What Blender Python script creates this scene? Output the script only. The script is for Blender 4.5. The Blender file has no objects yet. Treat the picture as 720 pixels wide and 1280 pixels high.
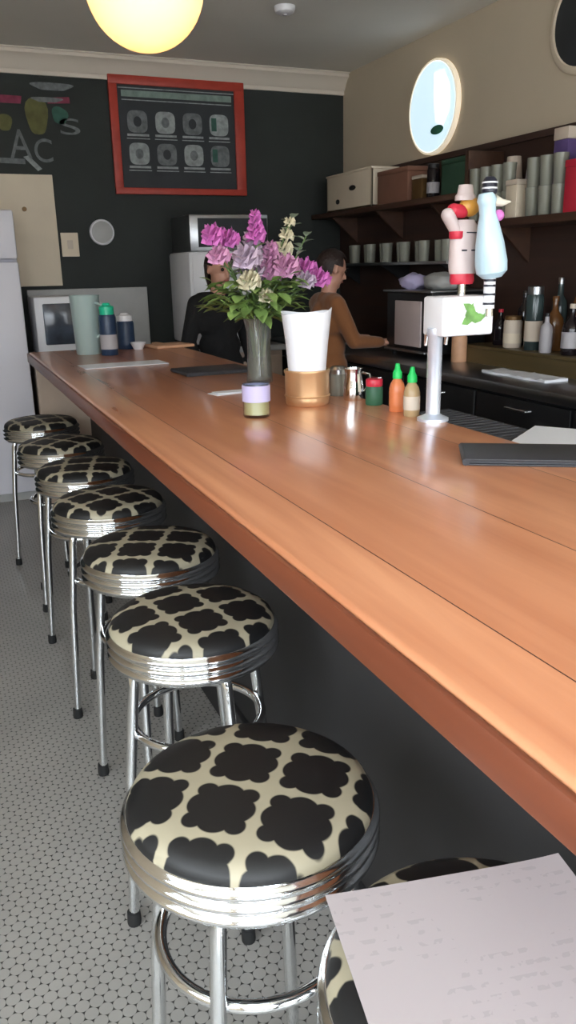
import bpy, bmesh, math, random
from mathutils import Vector, Matrix, noise
random.seed(7)
PI = math.pi
C = bpy.context.scene.collection
sc = bpy.context.scene

# ------------------------------------------------------------------ materials
def lin(c):
    return tuple((v / 12.92 if v <= .04045 else ((v + .055) / 1.055) ** 2.4) for v in (x / 255 for x in c)) + (1,)

def mat(name, col, rough=.5, metal=0, coat=0, bump=0, bscale=60, var=.0, vscale=8, trans=0, spec=.5, emit=None, estr=0, sheen=0):
    m = bpy.data.materials.new(name); m.use_nodes = True
    nt = m.node_tree; b = nt.nodes['Principled BSDF']
    b.inputs['Base Color'].default_value = lin(col)
    b.inputs['Roughness'].default_value = rough
    b.inputs['Metallic'].default_value = metal
    b.inputs['Coat Weight'].default_value = coat
    b.inputs['Coat Roughness'].default_value = .12
    b.inputs['Transmission Weight'].default_value = trans
    b.inputs['Specular IOR Level'].default_value = spec
    b.inputs['Sheen Weight'].default_value = sheen
    if emit:
        b.inputs['Emission Color'].default_value = lin(emit); b.inputs['Emission Strength'].default_value = estr
    tc = nt.nodes.new('ShaderNodeTexCoord')
    if var:
        n = nt.nodes.new('ShaderNodeTexNoise'); n.inputs['Scale'].default_value = vscale; n.inputs['Detail'].default_value = 4
        nt.links.new(tc.outputs['Object'], n.inputs['Vector'])
        r = nt.nodes.new('ShaderNodeValToRGB')
        c = lin(col)
        r.color_ramp.elements[0].position = .3; r.color_ramp.elements[1].position = .7
        r.color_ramp.elements[0].color = tuple(v * (1 - var) for v in c[:3]) + (1,)
        r.color_ramp.elements[1].color = tuple(min(1, v * (1 + var)) for v in c[:3]) + (1,)
        nt.links.new(n.outputs['Fac'], r.inputs['Fac']); nt.links.new(r.outputs['Color'], b.inputs['Base Color'])
    if bump:
        n = nt.nodes.new('ShaderNodeTexNoise'); n.inputs['Scale'].default_value = bscale
        nt.links.new(tc.outputs['Object'], n.inputs['Vector'])
        bp = nt.nodes.new('ShaderNodeBump'); bp.inputs['Strength'].default_value = bump; bp.inputs['Distance'].default_value = .01
        nt.links.new(n.outputs['Fac'], bp.inputs['Height']); nt.links.new(bp.outputs['Normal'], b.inputs['Normal'])
    return m

class NT:
    def __init__(s, m): s.nt = m.node_tree; s.b = s.nt.nodes['Principled BSDF']
    def n(s, t, **k):
        x = s.nt.nodes.new(t)
        for a, v in k.items(): setattr(x, a, v)
        return x
    def l(s, a, b): s.nt.links.new(a, b)
    def math(s, op, a, b=None):
        x = s.n('ShaderNodeMath', operation=op)
        for i, v in enumerate((a, b)):
            if v is None: continue
            if isinstance(v, (int, float)): x.inputs[i].default_value = v
            else: s.l(v, x.inputs[i])
        return x.outputs[0]

def wood_mat(name, c1, c2, c3, rough, axis, plank, coat, gap=.0022, seams=True):
    """planks running along world/object axis; grain is stretched along it"""
    m = mat(name, c1, rough, coat=coat); t = NT(m)
    tc = t.n('ShaderNodeTexCoord'); sp = t.n('ShaderNodeSeparateXYZ'); t.l(tc.outputs['Object'], sp.inputs[0])
    across = sp.outputs[0] if axis == 'Y' else sp.outputs[1]
    idx = t.math('FLOOR', t.math('DIVIDE', across, plank))
    mp = t.n('ShaderNodeMapping'); t.l(tc.outputs['Object'], mp.inputs[0])
    mp.inputs['Scale'].default_value = (16, 1.1, 16) if axis == 'Y' else (1.1, 16, 16)
    off = t.n('ShaderNodeCombineXYZ'); t.l(t.math('MULTIPLY', idx, 3.7), off.inputs[0]); t.l(t.math('MULTIPLY', idx, 5.1), off.inputs[1])
    t.l(off.outputs[0], mp.inputs['Location'])
    n1 = t.n('ShaderNodeTexNoise'); n1.inputs['Scale'].default_value = 1.0; n1.inputs['Detail'].default_value = 6; n1.inputs['Distortion'].default_value = .6
    t.l(mp.outputs[0], n1.inputs['Vector'])
    r = t.n('ShaderNodeValToRGB'); e = r.color_ramp.elements
    e[0].position = .32; e[0].color = lin(c2); e[1].position = .68; e[1].color = lin(c1)
    t.l(n1.outputs['Fac'], r.inputs['Fac'])
    wn = t.n('ShaderNodeTexWhiteNoise', noise_dimensions='1D'); t.l(idx, wn.inputs['W'])
    mx = t.n('ShaderNodeMix', data_type='RGBA'); t.l(t.math('MULTIPLY', wn.outputs['Value'], .38), mx.inputs['Factor'])
    t.l(r.outputs['Color'], mx.inputs[6]); mx.inputs[7].default_value = lin(c3)
    out = mx.outputs[2]
    if seams:
        fr = t.math('FRACT', t.math('DIVIDE', across, plank))
        seam = t.math('LESS_THAN', fr, gap / plank)
        m2 = t.n('ShaderNodeMix', data_type='RGBA'); t.l(seam, m2.inputs['Factor']); t.l(out, m2.inputs[6])
        m2.inputs[7].default_value = lin((60, 30, 16)); out = m2.outputs[2]
    t.l(out, t.b.inputs['Base Color'])
    rr = t.n('ShaderNodeMapRange'); t.l(n1.outputs['Fac'], rr.inputs['Value'])
    rr.inputs['To Min'].default_value = rough * .85; rr.inputs['To Max'].default_value = rough * 1.25
    t.l(rr.outputs[0], t.b.inputs['Roughness'])
    return m

def trellis_mat():
    m = mat('trellis_fabric', (20, 20, 21), .55); t = NT(m)
    tc = t.n('ShaderNodeTexCoord'); sp = t.n('ShaderNodeSeparateXYZ'); t.l(tc.outputs['Object'], sp.inputs[0])
    p = .110
    def cell(o, sh): return t.math('ABSOLUTE', t.math('SUBTRACT', t.math('FRACT', t.math('ADD', t.math('DIVIDE', o, p), sh)), .5))
    u, v = cell(sp.outputs[0], 10.2), cell(sp.outputs[1], 10.35)
    def ln(a, b): return t.math('SQRT', t.math('ADD', t.math('MULTIPLY', a, a), t.math('MULTIPLY', b, b)))
    d1 = t.math('SUBTRACT', t.math('MAXIMUM', u, v), .375)
    d2 = t.math('SUBTRACT', ln(t.math('SUBTRACT', u, .215), v), .243)
    d3 = t.math('SUBTRACT', ln(u, t.math('SUBTRACT', v, .215)), .243)
    d4 = t.math('SUBTRACT', ln(t.math('SUBTRACT', u, .285), t.math('SUBTRACT', v, .285)), .142)
    d = t.math('MINIMUM', t.math('MINIMUM', d1, d4), t.math('MINIMUM', d2, d3))
    mr = t.n('ShaderNodeMapRange'); mr.inputs['From Min'].default_value = -.01; mr.inputs['From Max'].default_value = .012
    t.l(d, mr.inputs['Value'])
    mx = t.n('ShaderNodeMix', data_type='RGBA'); t.l(mr.outputs[0], mx.inputs['Factor'])
    mx.inputs[6].default_value = lin((19, 19, 20)); mx.inputs[7].default_value = lin((160, 152, 130))
    t.l(mx.outputs[2], t.b.inputs['Base Color'])
    return m

def tile_mat():
    """penny round mosaic"""
    m = mat('penny_tile', (150, 148, 142), .38); t = NT(m)
    tc = t.n('ShaderNodeTexCoord'); sp = t.n('ShaderNodeSeparateXYZ'); t.l(tc.outputs['Object'], sp.inputs[0])
    p = .030; h = p * math.sqrt(3)
    def dist(ox, oy):
        a = t.math('MULTIPLY', t.math('SUBTRACT', t.math('FRACT', t.math('ADD', t.math('DIVIDE', sp.outputs[0], p), 100 + ox)), .5), p)
        b = t.math('MULTIPLY', t.math('SUBTRACT', t.math('FRACT', t.math('ADD', t.math('DIVIDE', sp.outputs[1], h), 100 + oy)), .5), h)
        return t.math('SQRT', t.math('ADD', t.math('MULTIPLY', a, a), t.math('MULTIPLY', b, b)))
    d = t.math('MINIMUM', dist(0, 0), dist(.5, .5))
    mr = t.n('ShaderNodeMapRange'); mr.inputs['From Min'].default_value = p * .485; mr.inputs['From Max'].default_value = p * .515
    t.l(d, mr.inputs['Value'])
    n = t.n('ShaderNodeTexNoise'); n.inputs['Scale'].default_value = 1.6; n.inputs['Detail'].default_value = 5; t.l(tc.outputs['Object'], n.inputs['Vector'])
    r = t.n('ShaderNodeValToRGB'); r.color_ramp.elements[0].color = lin((143, 141, 137)); r.color_ramp.elements[1].color = lin((162, 159, 154))
    r.color_ramp.elements[0].position = .3; r.color_ramp.elements[1].position = .7
    t.l(n.outputs['Fac'], r.inputs['Fac'])
    mx = t.n('ShaderNodeMix', data_type='RGBA'); t.l(mr.outputs[0], mx.inputs['Factor']); t.l(r.outputs['Color'], mx.inputs[6])
    mx.inputs[7].default_value = lin((46, 45, 43)); t.l(mx.outputs[2], t.b.inputs['Base Color'])
    bp = t.n('ShaderNodeBump'); bp.inputs['Strength'].default_value = .35; bp.inputs['Distance'].default_value = .002
    t.l(t.math('SUBTRACT', 1, mr.outputs[0]), bp.inputs['Height']); t.l(bp.outputs['Normal'], t.b.inputs['Normal'])
    return m

def writing_mat():
    """paper with faint unreadable grey lines of print"""
    m = mat('printed_paper', (182, 173, 175), .7); t = NT(m)
    tc = t.n('ShaderNodeTexCoord'); sp = t.n('ShaderNodeSeparateXYZ'); t.l(tc.outputs['Object'], sp.inputs[0])
    row = t.math('FRACT', t.math('DIVIDE', sp.outputs[1], .016))
    inrow = t.math('LESS_THAN', row, .38)
    mp = t.n('ShaderNodeMapping'); mp.inputs['Scale'].default_value = (70, 62, 1); t.l(tc.outputs['Object'], mp.inputs[0])
    n = t.n('ShaderNodeTexNoise'); n.inputs['Scale'].default_value = 1; t.l(mp.outputs[0], n.inputs['Vector'])
    word = t.math('GREATER_THAN', n.outputs['Fac'], .53)
    big = t.n('ShaderNodeTexNoise'); big.inputs['Scale'].default_value = 9; t.l(tc.outputs['Object'], big.inputs['Vector'])
    blk = t.math('GREATER_THAN', big.outputs['Fac'], .5)
    f = t.math('MULTIPLY', t.math('MULTIPLY', t.math('MULTIPLY', inrow, word), blk), .16)
    mx = t.n('ShaderNodeMix', data_type='RGBA'); t.l(f, mx.inputs['Factor'])
    mx.inputs[6].default_value = lin((182, 173, 175)); mx.inputs[7].default_value = lin((110, 106, 110)); t.l(mx.outputs[2], t.b.inputs['Base Color'])
    return m

def glass_mat(name, tint=(235, 240, 240), rough=.04, gloss=.08, milk=0, milkcol=(170, 170, 160)):
    """thin glass: mostly lets light through, with a sheen towards its edges and an optional milkiness"""
    m = bpy.data.materials.new(name); m.use_nodes = True; nt = m.node_tree
    nt.nodes.remove(nt.nodes['Principled BSDF']); o = nt.nodes['Material Output']
    tr = nt.nodes.new('ShaderNodeBsdfTransparent'); tr.inputs[0].default_value = lin(tint)
    gl = nt.nodes.new('ShaderNodeBsdfGlossy'); gl.inputs['Roughness'].default_value = rough
    fr = nt.nodes.new('ShaderNodeLayerWeight'); fr.inputs['Blend'].default_value = .25
    ml = nt.nodes.new('ShaderNodeMath'); ml.operation = 'MULTIPLY'; ml.inputs[1].default_value = .5
    ad = nt.nodes.new('ShaderNodeMath'); ad.operation = 'ADD'; ad.inputs[1].default_value = gloss; ad.use_clamp = True
    nt.links.new(fr.outputs['Facing'], ml.inputs[0]); nt.links.new(ml.outputs[0], ad.inputs[0])
    base = tr.outputs[0]
    if milk:
        df = nt.nodes.new('ShaderNodeBsdfDiffuse'); df.inputs[0].default_value = lin(milkcol)
        m0 = nt.nodes.new('ShaderNodeMixShader'); m0.inputs[0].default_value = milk
        nt.links.new(tr.outputs[0], m0.inputs[1]); nt.links.new(df.outputs[0], m0.inputs[2]); base = m0.outputs[0]
    mx = nt.nodes.new('ShaderNodeMixShader'); nt.links.new(ad.outputs[0], mx.inputs[0])
    nt.links.new(base, mx.inputs[1]); nt.links.new(gl.outputs[0], mx.inputs[2]); nt.links.new(mx.outputs[0], o.inputs[0])
    return m

M = {}
M['bartop'] = wood_mat('varnished_bar_wood', (214, 150, 110), (186, 120, 84), (172, 102, 68), .28, 'Y', .2875, .4)
M['edge'] = wood_mat('bar_edge_wood', (122, 64, 38), (104, 52, 30), (96, 46, 26), .45, 'Y', 9, .2, seams=False)
M['darkwood'] = wood_mat('dark_stained_wood', (72, 50, 41), (56, 39, 32), (46, 32, 28), .5, 'Y', .14, .05)
M['shelfwood'] = wood_mat('brown_shelf_wood', (84, 56, 40), (66, 43, 31), (60, 38, 28), .5, 'Y', .5, .05, seams=False)
M['beige'] = mat('beige_panel', (178, 158, 140), .55, var=.05)
M['charcoal'] = mat('charcoal_paint', (42, 41, 42), .6, var=.08, vscale=3)
M['chalkwall'] = mat('black_green_chalkboard_paint', (40, 45, 43), .75, var=.18, vscale=2.5)
M['plaster'] = mat('warm_grey_plaster', (206, 192, 170), .8, bump=.08, bscale=30, var=.04, vscale=1.5)
M['ceiling'] = mat('grey_ceiling_paint', (226, 222, 214), .75, bump=.05, bscale=20, var=.04, vscale=1.2)
M['crown'] = mat('off_white_gloss_trim', (214, 203, 190), .45)
M['tile'] = tile_mat()
M['trellis'] = trellis_mat()
M['vinyl'] = mat('black_vinyl', (22, 22, 24), .45)
M['chrome'] = mat('polished_chrome', (232, 234, 236), .09, metal=1)
M['steel'] = mat('brushed_steel', (170, 172, 174), .3, metal=1, bump=.02, bscale=200)
M['satin'] = mat('satin_aluminium', (214, 222, 236), .35, metal=.55)
M['rubber'] = mat('black_rubber', (24, 24, 24), .8)
M['black'] = mat('black_plastic', (20, 20, 22), .45)
M['folder'] = mat('charcoal_leatherette', (46, 46, 50), .5, bump=.1, bscale=250)
M['mat'] = mat('dark_grey_rubber_mat', (62, 62, 66), .7, bump=.3, bscale=150)
M['white'] = mat('white_enamel', (230, 230, 234), .35)
M['appl'] = mat('cool_white_enamel', (224, 223, 232), .35)
M['whitep'] = mat('white_paper', (226, 228, 234), .7)
M['cream'] = mat('cream_board', (222, 208, 186), .65, var=.04, vscale=4)
M['paper'] = writing_mat()
M['peach'] = mat('pale_peach_wood', (206, 158, 124), .5, var=.08, vscale=14)
M['copper'] = mat('tan_copper_metal', (222, 182, 138), .36, metal=.7)
M['red'] = mat('red_enamel', (196, 40, 62), .4)
M['redframe'] = mat('orange_red_painted_wood', (172, 56, 40), .5, var=.12, vscale=12)
M['slate'] = mat('slate_board', (46, 50, 54), .7, var=.12, vscale=6)
M['chalk'] = mat('chalk_grey', (150, 156, 156), .9, var=.25, vscale=30)
M['chalkdim'] = mat('dim_chalk', (110, 114, 116), .9, var=.3, vscale=30)
M['chalkteal'] = mat('teal_chalk', (60, 98, 86), .9, var=.2, vscale=20)
M['headergrey'] = mat('grey_green_chalk', (128, 146, 138), .9, var=.2, vscale=25)
M['chalkgreen'] = mat('olive_chalk', (98, 97, 60), .9, var=.25, vscale=14)
M['chalkpink'] = mat('pink_chalk', (130, 56, 78), .9, var=.2, vscale=20)
M['skin'] = mat('skin', (196, 146, 124), .5)
M['lip'] = mat('lip', (160, 92, 86), .5)
M['eye'] = mat('eye', (30, 24, 22), .2)
M['hair'] = mat('dark_brown_hair', (40, 24, 20), .55, bump=.4, bscale=120)
M['brownshirt'] = mat('caramel_knit', (134, 84, 46), .85, bump=.2, bscale=180, sheen=.2)
M['blackcloth'] = mat('black_cloth', (17, 17, 19), .9, bump=.15, bscale=150)
M['denim'] = mat('dark_denim', (34, 38, 50), .85, bump=.2, bscale=200)
M['leaf'] = mat('fresh_green_leaf', (134, 164, 92), .5, var=.3, vscale=20)
M['paleleaf'] = mat('silver_green_leaf', (152, 166, 144), .6, var=.15, vscale=20)
M['stem'] = mat('green_stem', (92, 118, 66), .5)
M['magenta'] = mat('magenta_petal', (214, 120, 196), .55, var=.12, vscale=30)
M['pink'] = mat('soft_pink_petal', (216, 158, 196), .55, var=.1, vscale=30)
M['lilac'] = mat('pale_lilac_petal', (204, 184, 204), .55, var=.1, vscale=30)
M['creampetal'] = mat('cream_petal', (222, 214, 186), .55, var=.08, vscale=30)
M['glass'] = glass_mat('clear_glass')
M['greyglass'] = glass_mat('smoky_glass', (204, 210, 204), .25, .03, .42, (196, 196, 182))
M['pane'] = glass_mat('window_pane', (250, 252, 253), .02, .0)
M['water'] = glass_mat('vase_water', (206, 208, 180), .05, .02, .25, (150, 150, 110))
M['vaseglass'] = glass_mat('vase_glass', (225, 230, 228), .08, .06, .16, (190, 190, 186))
M['wax'] = mat('pale_yellow_wax', (250, 232, 176), .45)
M['lavender'] = mat('lavender_paper', (192, 184, 222), .6)
M['capgreen'] = mat('bright_green_cap', (20, 196, 92), .4)
M['sauce'] = mat('orange_hot_sauce', (214, 124, 78), .3)
M['sauceB'] = mat('tan_sauce', (176, 150, 112), .3)
M['teal'] = mat('teal_green_plastic', (36, 190, 148), .35)
M['navy'] = mat('navy_print', (38, 58, 86), .4)
M['greenprint'] = mat('dark_green_label', (44, 92, 66), .5)
M['card'] = mat('brown_cardboard', (132, 92, 74), .8, var=.06)
M['greenbox'] = mat('dark_green_carton', (48, 84, 64), .6)
M['bronze'] = mat('bronze_tin', (112, 84, 48), .45, metal=.4)
M['purple'] = mat('purple_carton', (92, 74, 128), .5)
M['amber'] = mat('amber_liquor_glass', (104, 68, 36), .15)
M['darkglass'] = mat('dark_bottle_glass', (28, 22, 26), .12)
M['tealglass'] = mat('dark_teal_bottle_glass', (52, 66, 66), .15)
M['olive'] = wood_mat('olive_brown_wood', (98, 82, 48), (78, 66, 38), (86, 70, 40), .5, 'Y', 4, .1, seams=False)
M['label'] = mat('cream_label', (206, 192, 176), .6)
M['greylabel'] = mat('grey_label', (170, 166, 170), .6)
M['paleblue'] = mat('pale_blue_glaze', (190, 218, 232), .3, coat=.3)
M['palepink'] = mat('greyish_pink_glaze', (200, 184, 182), .35)
M['orange'] = mat('orange_glaze', (202, 146, 62), .35)
M['stripe'] = mat('navy_black_glaze', (30, 32, 46), .35)
M['beak'] = mat('off_white_glaze', (226, 222, 206), .35)
M['grass'] = mat('leaf_print_green', (112, 160, 84), .6, var=.3, vscale=40)
M['screen'] = mat('dark_blue_grey_screen', (64, 72, 84), .15, var=.5, vscale=9)
M['aqua'] = mat('frosted_aqua_plastic', (190, 212, 210), .35, trans=.3)
M['backsplash'] = mat('light_grey_laminate', (168, 168, 166), .45, var=.05)
M['globe'] = mat('glowing_opal_glass', (250, 235, 205), .3, emit=(255, 186, 104), estr=1.7)
M['signglow'] = mat('backlit_pale_blue_face', (220, 236, 244), .3, emit=(200, 228, 242), estr=.95)  # emission stands in for daylight reflected in the round wall mirror
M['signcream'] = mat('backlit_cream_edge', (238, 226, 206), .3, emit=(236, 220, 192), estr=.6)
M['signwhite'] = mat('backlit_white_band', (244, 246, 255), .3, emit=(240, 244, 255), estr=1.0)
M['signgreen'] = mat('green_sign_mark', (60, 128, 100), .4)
M['outside'] = mat('pale_concrete_pavement', (206, 204, 198), .8)

# ------------------------------------------------------------------ mesh helpers
class B:
    """collects shapes into one mesh"""
    def __init__(s): s.bm = bmesh.new()
    def _xf(s, vs, mtx):
        if mtx is not None:
            for v in vs: v.co = mtx @ v.co
    def box(s, x0, x1, y0, y1, z0, z1, bev=0, mtx=None, seg=2):
        r = bmesh.ops.create_cube(s.bm, size=1); vs = r['verts']
        for v in vs: v.co = Vector(((x0 + x1) / 2 + v.co.x * (x1 - x0), (y0 + y1) / 2 + v.co.y * (y1 - y0), (z0 + z1) / 2 + v.co.z * (z1 - z0)))
        if bev:
            es = list({e for v in vs for e in v.link_edges})
            rr = bmesh.ops.bevel(s.bm, geom=es, offset=bev, segments=seg, affect='EDGES', profile=.5)
            vs = list({v for f in rr['faces'] for v in f.verts} | {v for v in vs if v.is_valid})
        s._xf(vs, mtx); return s
    def lathe(s, prof, n=32, cx=0, cy=0, cz=0, mtx=None, sx=1, sy=1):
        rings = []; new = []
        for r, z in prof:
            if r < 1e-5:
                v = s.bm.verts.new((cx, cy, cz + z)); rings.append([v]); new.append(v)
            else:
                ring = [s.bm.verts.new((cx + sx * r * math.cos(2 * PI * k / n), cy + sy * r * math.sin(2 * PI * k / n), cz + z)) for k in range(n)]
                rings.append(ring); new += ring
        for a, b in zip(rings, rings[1:]):
            for k in range(n):
                k2 = (k + 1) % n
                if len(a) == 1 and len(b) == 1: continue
                if len(a) == 1: s.bm.faces.new((a[0], b[k2], b[k]))
                elif len(b) == 1: s.bm.faces.new((a[k], a[k2], b[0]))
                else: s.bm.faces.new((a[k], a[k2], b[k2], b[k]))
        s._xf(new, mtx); return s
    def tube(s, pts, rad, n=10, closed=False, mtx=None):
        pts = [Vector(p) for p in pts]; rs = rad if isinstance(rad, (list, tuple)) else [rad] * len(pts)
        N = len(pts); rings = []; new = []; up = None
        for i, p in enumerate(pts):
            if closed: t = pts[(i + 1) % N] - pts[i - 1]
            else: t = pts[min(i + 1, N - 1)] - pts[max(i - 1, 0)]
            t.normalize()
            if up is None: up = t.orthogonal().normalized()
            up = (up - t * up.dot(t)).normalized(); w = t.cross(up)
            ring = [s.bm.verts.new(p + rs[i] * (up * math.cos(2 * PI * k / n) + w * math.sin(2 * PI * k / n))) for k in range(n)]
            rings.append(ring); new += ring
        prs = list(zip(rings, rings[1:])) + ([(rings[-1], rings[0])] if closed else [])
        for a, b in prs:
            for k in range(n):
                try: s.bm.faces.new((a[k], a[(k + 1) % n], b[(k + 1) % n], b[k]))
                except ValueError: pass
        if not closed:
            s.bm.faces.new(rings[0][::-1]); s.bm.faces.new(rings[-1])
        s._xf(new, mtx); return s
    def ring(s, R, r, z, n=48, m=10, cx=0, cy=0):
        return s.tube([(cx + R * math.cos(2 * PI * k / n), cy + R * math.sin(2 * PI * k / n), z) for k in range(n)], r, m, True)
    def ball(s, c, r, n=16, scale=(1, 1, 1), mtx=None):
        res = bmesh.ops.create_uvsphere(s.bm, u_segments=n, v_segments=max(6, n // 2), radius=r)
        for v in res['verts']: v.co = Vector((c[0] + v.co.x * scale[0], c[1] + v.co.y * scale[1], c[2] + v.co.z * scale[2]))
        s._xf(res['verts'], mtx); return s
    def prism(s, pts, z0, z1, mtx=None):
        a = [s.bm.verts.new((x, y, z0)) for x, y in pts]; b = [s.bm.verts.new((x, y, z1)) for x, y in pts]
        n = len(pts)
        s.bm.faces.new(a[::-1]); s.bm.faces.new(b)
        for k in range(n): s.bm.faces.new((a[k], a[(k + 1) % n], b[(k + 1) % n], b[k]))
        s._xf(a + b, mtx); return s
    def quad(s, *pts):
        s.bm.faces.new([s.bm.verts.new(p) for p in pts]); return s
    def limb(s, p1, r1, p2, r2, n=14):
        """tapered capsule"""
        p1, p2 = Vector(p1), Vector(p2)
        s.ball(p1, r1, n); s.ball(p2, r2, n)
        k = 5
        s.tube([p1.lerp(p2, i / k) for i in range(k + 1)], [r1 + (r2 - r1) * i / k for i in range(k + 1)], n); return s
    def build(s, name, m, parent=None, smooth=True, ang=40, fix=True):
        if fix: bmesh.ops.recalc_face_normals(s.bm, faces=s.bm.faces)
        me = bpy.data.meshes.new(name); s.bm.to_mesh(me); s.bm.free()
        if m: me.materials.append(m)
        if smooth:
            me.shade_smooth(); me.set_sharp_from_angle(angle=math.radians(ang))
        o = bpy.data.objects.new(name, me); C.objects.link(o)
        if parent: o.parent = parent
        return o

def tag(o, label, cat, group=None, kind=None):
    o['label'] = label; o['category'] = cat
    if group: o['group'] = group
    if kind: o['kind'] = kind
    return o
def thing(name, label, cat, loc=(0, 0, 0), rz=0, group=None):
    o = bpy.data.objects.new(name, None); C.objects.link(o); o.empty_display_size = .05
    o.location = loc; o.rotation_euler = (0, 0, rz)
    return tag(o, label, cat, group)
def struct(o): o['kind'] = 'structure'; return o
def children(o): return [c for c in bpy.data.objects if c.parent == o]
def dup(root, loc, rz=0, label=None, scale=1):
    r = root.copy(); C.objects.link(r); r.location = loc; r.rotation_euler = (0, 0, rz); r.scale = (scale,) * 3
    if label: r['label'] = label
    for ch in children(root):
        c = ch.copy(); C.objects.link(c); c.parent = r
        for g in children(ch):
            d = g.copy(); C.objects.link(d); d.parent = c
    return r
def remeshed(b, name, m, parent, voxel=.01, smooth=4):
    o = b.build(name + '_raw', None, None, False)
    md = o.modifiers.new('r', 'REMESH'); md.mode = 'VOXEL'; md.voxel_size = voxel; md.use_smooth_shade = True
    if smooth:
        sm = o.modifiers.new('s', 'SMOOTH'); sm.iterations = smooth; sm.factor = .5
    dg = bpy.context.evaluated_depsgraph_get(); dg.update()
    me = bpy.data.meshes.new_from_object(o.evaluated_get(dg)); me.name = name
    old = o.data; bpy.data.objects.remove(o); bpy.data.meshes.remove(old)
    me.materials.clear(); me.materials.append(m); me.shade_smooth()
    n = bpy.data.objects.new(name, me); C.objects.link(n); n.parent = parent
    return n
def text_mesh(name, body, size, m, parent, mtx, depth=.002):
    cu = bpy.data.curves.new(name, 'FONT'); cu.body = body; cu.size = size; cu.extrude = depth
    o = bpy.data.objects.new(name + '_raw', cu); C.objects.link(o)
    dg = bpy.context.evaluated_depsgraph_get(); dg.update()
    me = bpy.data.meshes.new_from_object(o.evaluated_get(dg)); bpy.data.objects.remove(o)
    me.transform(mtx); me.materials.clear(); me.materials.append(m)
    n = bpy.data.objects.new(name, me); C.objects.link(n); n.parent = parent
    return n

# ------------------------------------------------------------------ the setting
XL, XR, YF, YB, ZC = -2.1, 3.2, -2.6, 6.3, 2.94
struct(B().box(XL - .1, XR + .1, YF - .1, YB + .1, -.1, 0).build('floor', M['tile'], smooth=False))
struct(B().box(XL - .1, XR + .1, YF - .1, YB + .1, ZC, ZC + .1).build('ceiling', M['ceiling'], smooth=False))
struct(B().box(XL - .1, XR + .1, YB, YB + .1, 0, ZC).build('wall_back', M['chalkwall'], smooth=False))
struct(B().box(XR, XR + .1, YF, YB, 0, ZC).build('wall_right', M['plaster'], smooth=False))
LY0, LY1, LZ0, LZ1 = -2.2, .9, 1.35, 2.8  # unseen left window, added to brighten the right wall and ceiling
struct(B().box(XL - .1, XL, YF, LY0, 0, ZC).box(XL - .1, XL, LY1, YB, 0, ZC).box(XL - .1, XL, LY0, LY1, 0, LZ0).box(XL - .1, XL, LY0, LY1, LZ1, ZC).build('wall_left', M['plaster'], smooth=False))
lw = B().box(XL - .09, XL - .02, LY0, LY1, LZ0, LZ0 + .06).box(XL - .09, XL - .02, LY0, LY1, LZ1 - .06, LZ1)
for y in (LY0, -1.18, -.16, LY1 - .06): lw.box(XL - .09, XL - .02, y, y + .06, LZ0, LZ1)
lw = struct(lw.build('window_3', M['black'], smooth=False))
B().box(XL - .06, XL - .054, LY0 + .05, LY1 - .05, LZ0 + .05, LZ1 - .05).build('window_pane', M['pane'], lw, smooth=False)
# front wall: a shopfront behind the camera, two wide windows and a glazed door
wins = [(-1.95, .35, .5, 2.75), (1.6, 3.05, .5, 2.75)]
DX0, DX1, DZ1 = .5, 1.45, 2.3
wf = B()
wf.box(XL, XR, YF - .15, YF, 2.75, ZC)
wf.box(XL, DX0, YF - .15, YF, 0, .5); wf.box(DX1, XR, YF - .15, YF, 0, .5)
wf.box(XL, -1.95, YF - .15, YF, .5, 2.75); wf.box(.35, DX0, YF - .15, YF, .5, 2.75)
wf.box(DX1, 1.6, YF - .15, YF, .5, 2.75); wf.box(3.05, XR, YF - .15, YF, .5, 2.75)
struct(wf.build('wall_front', M['plaster'], smooth=False))
for i, (x0, x1, z0, z1) in enumerate(wins):
    w = struct(B().box(x0, x1, YF - .12, YF - .03, z0, z0 + .06).box(x0, x1, YF - .12, YF - .03, z1 - .06, z1)
               .box(x0, x0 + .06, YF - .12, YF - .03, z0, z1).box(x1 - .06, x1, YF - .12, YF - .03, z0, z1)
               .box((x0 + x1) / 2 - .025, (x0 + x1) / 2 + .025, YF - .12, YF - .03, z0, z1).build('window_%d' % (i + 1), M['black'], smooth=False))
    B().box(x0 + .05, x1 - .05, YF - .08, YF - .074, z0 + .05, z1 - .05).build('window_pane', M['pane'], w, smooth=False)
d = struct(B().box(DX0, DX0 + .1, YF - .12, YF - .05, 0, DZ1).box(DX1 - .1, DX1, YF - .12, YF - .05, 0, DZ1).box(DX0, DX1, YF - .12, YF - .05, 0, .22)
           .box(DX0, DX1, YF - .12, YF - .05, DZ1 - .1, DZ1).box(DX0, DX1, YF - .12, YF - .05, DZ1, 2.75).build('door_1', M['black'], smooth=False))
B().box(DX0 + .09, DX1 - .09, YF - .09, YF - .084, .21, DZ1 - .09).build('door_pane', M['pane'], d, smooth=False)
B().tube([(DX1 - .06, YF - .0, .95), (DX1 - .06, YF + .03, .97), (DX1 - .06, YF + .03, 1.23), (DX1 - .06, YF, 1.25)], .012).build('door_handle', M['chrome'], d)
# pavement outside the shopfront
struct(B().box(-14, 14, -14, 14, -.3, -.14).build('ground', M['outside'], smooth=False))
# crown moulding on the back wall: stepped cove profile
cr = B()
prof = [(0, -.145), (.018, -.145), (.018, -.118), (.03, -.108), (.045, -.08), (.075, -.045), (.1, -.03), (.1, -.008), (.118, -.008), (.118, 0), (0, 0)]
cr.prism([(YB - y, ZC + z) for y, z in prof], XL, XR - .001, Matrix(((0, 0, 1, 0), (1, 0, 0, 0), (0, 1, 0, 0), (0, 0, 0, 1))))
struct(cr.build('trim_1', M['crown'], ang=25))
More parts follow.
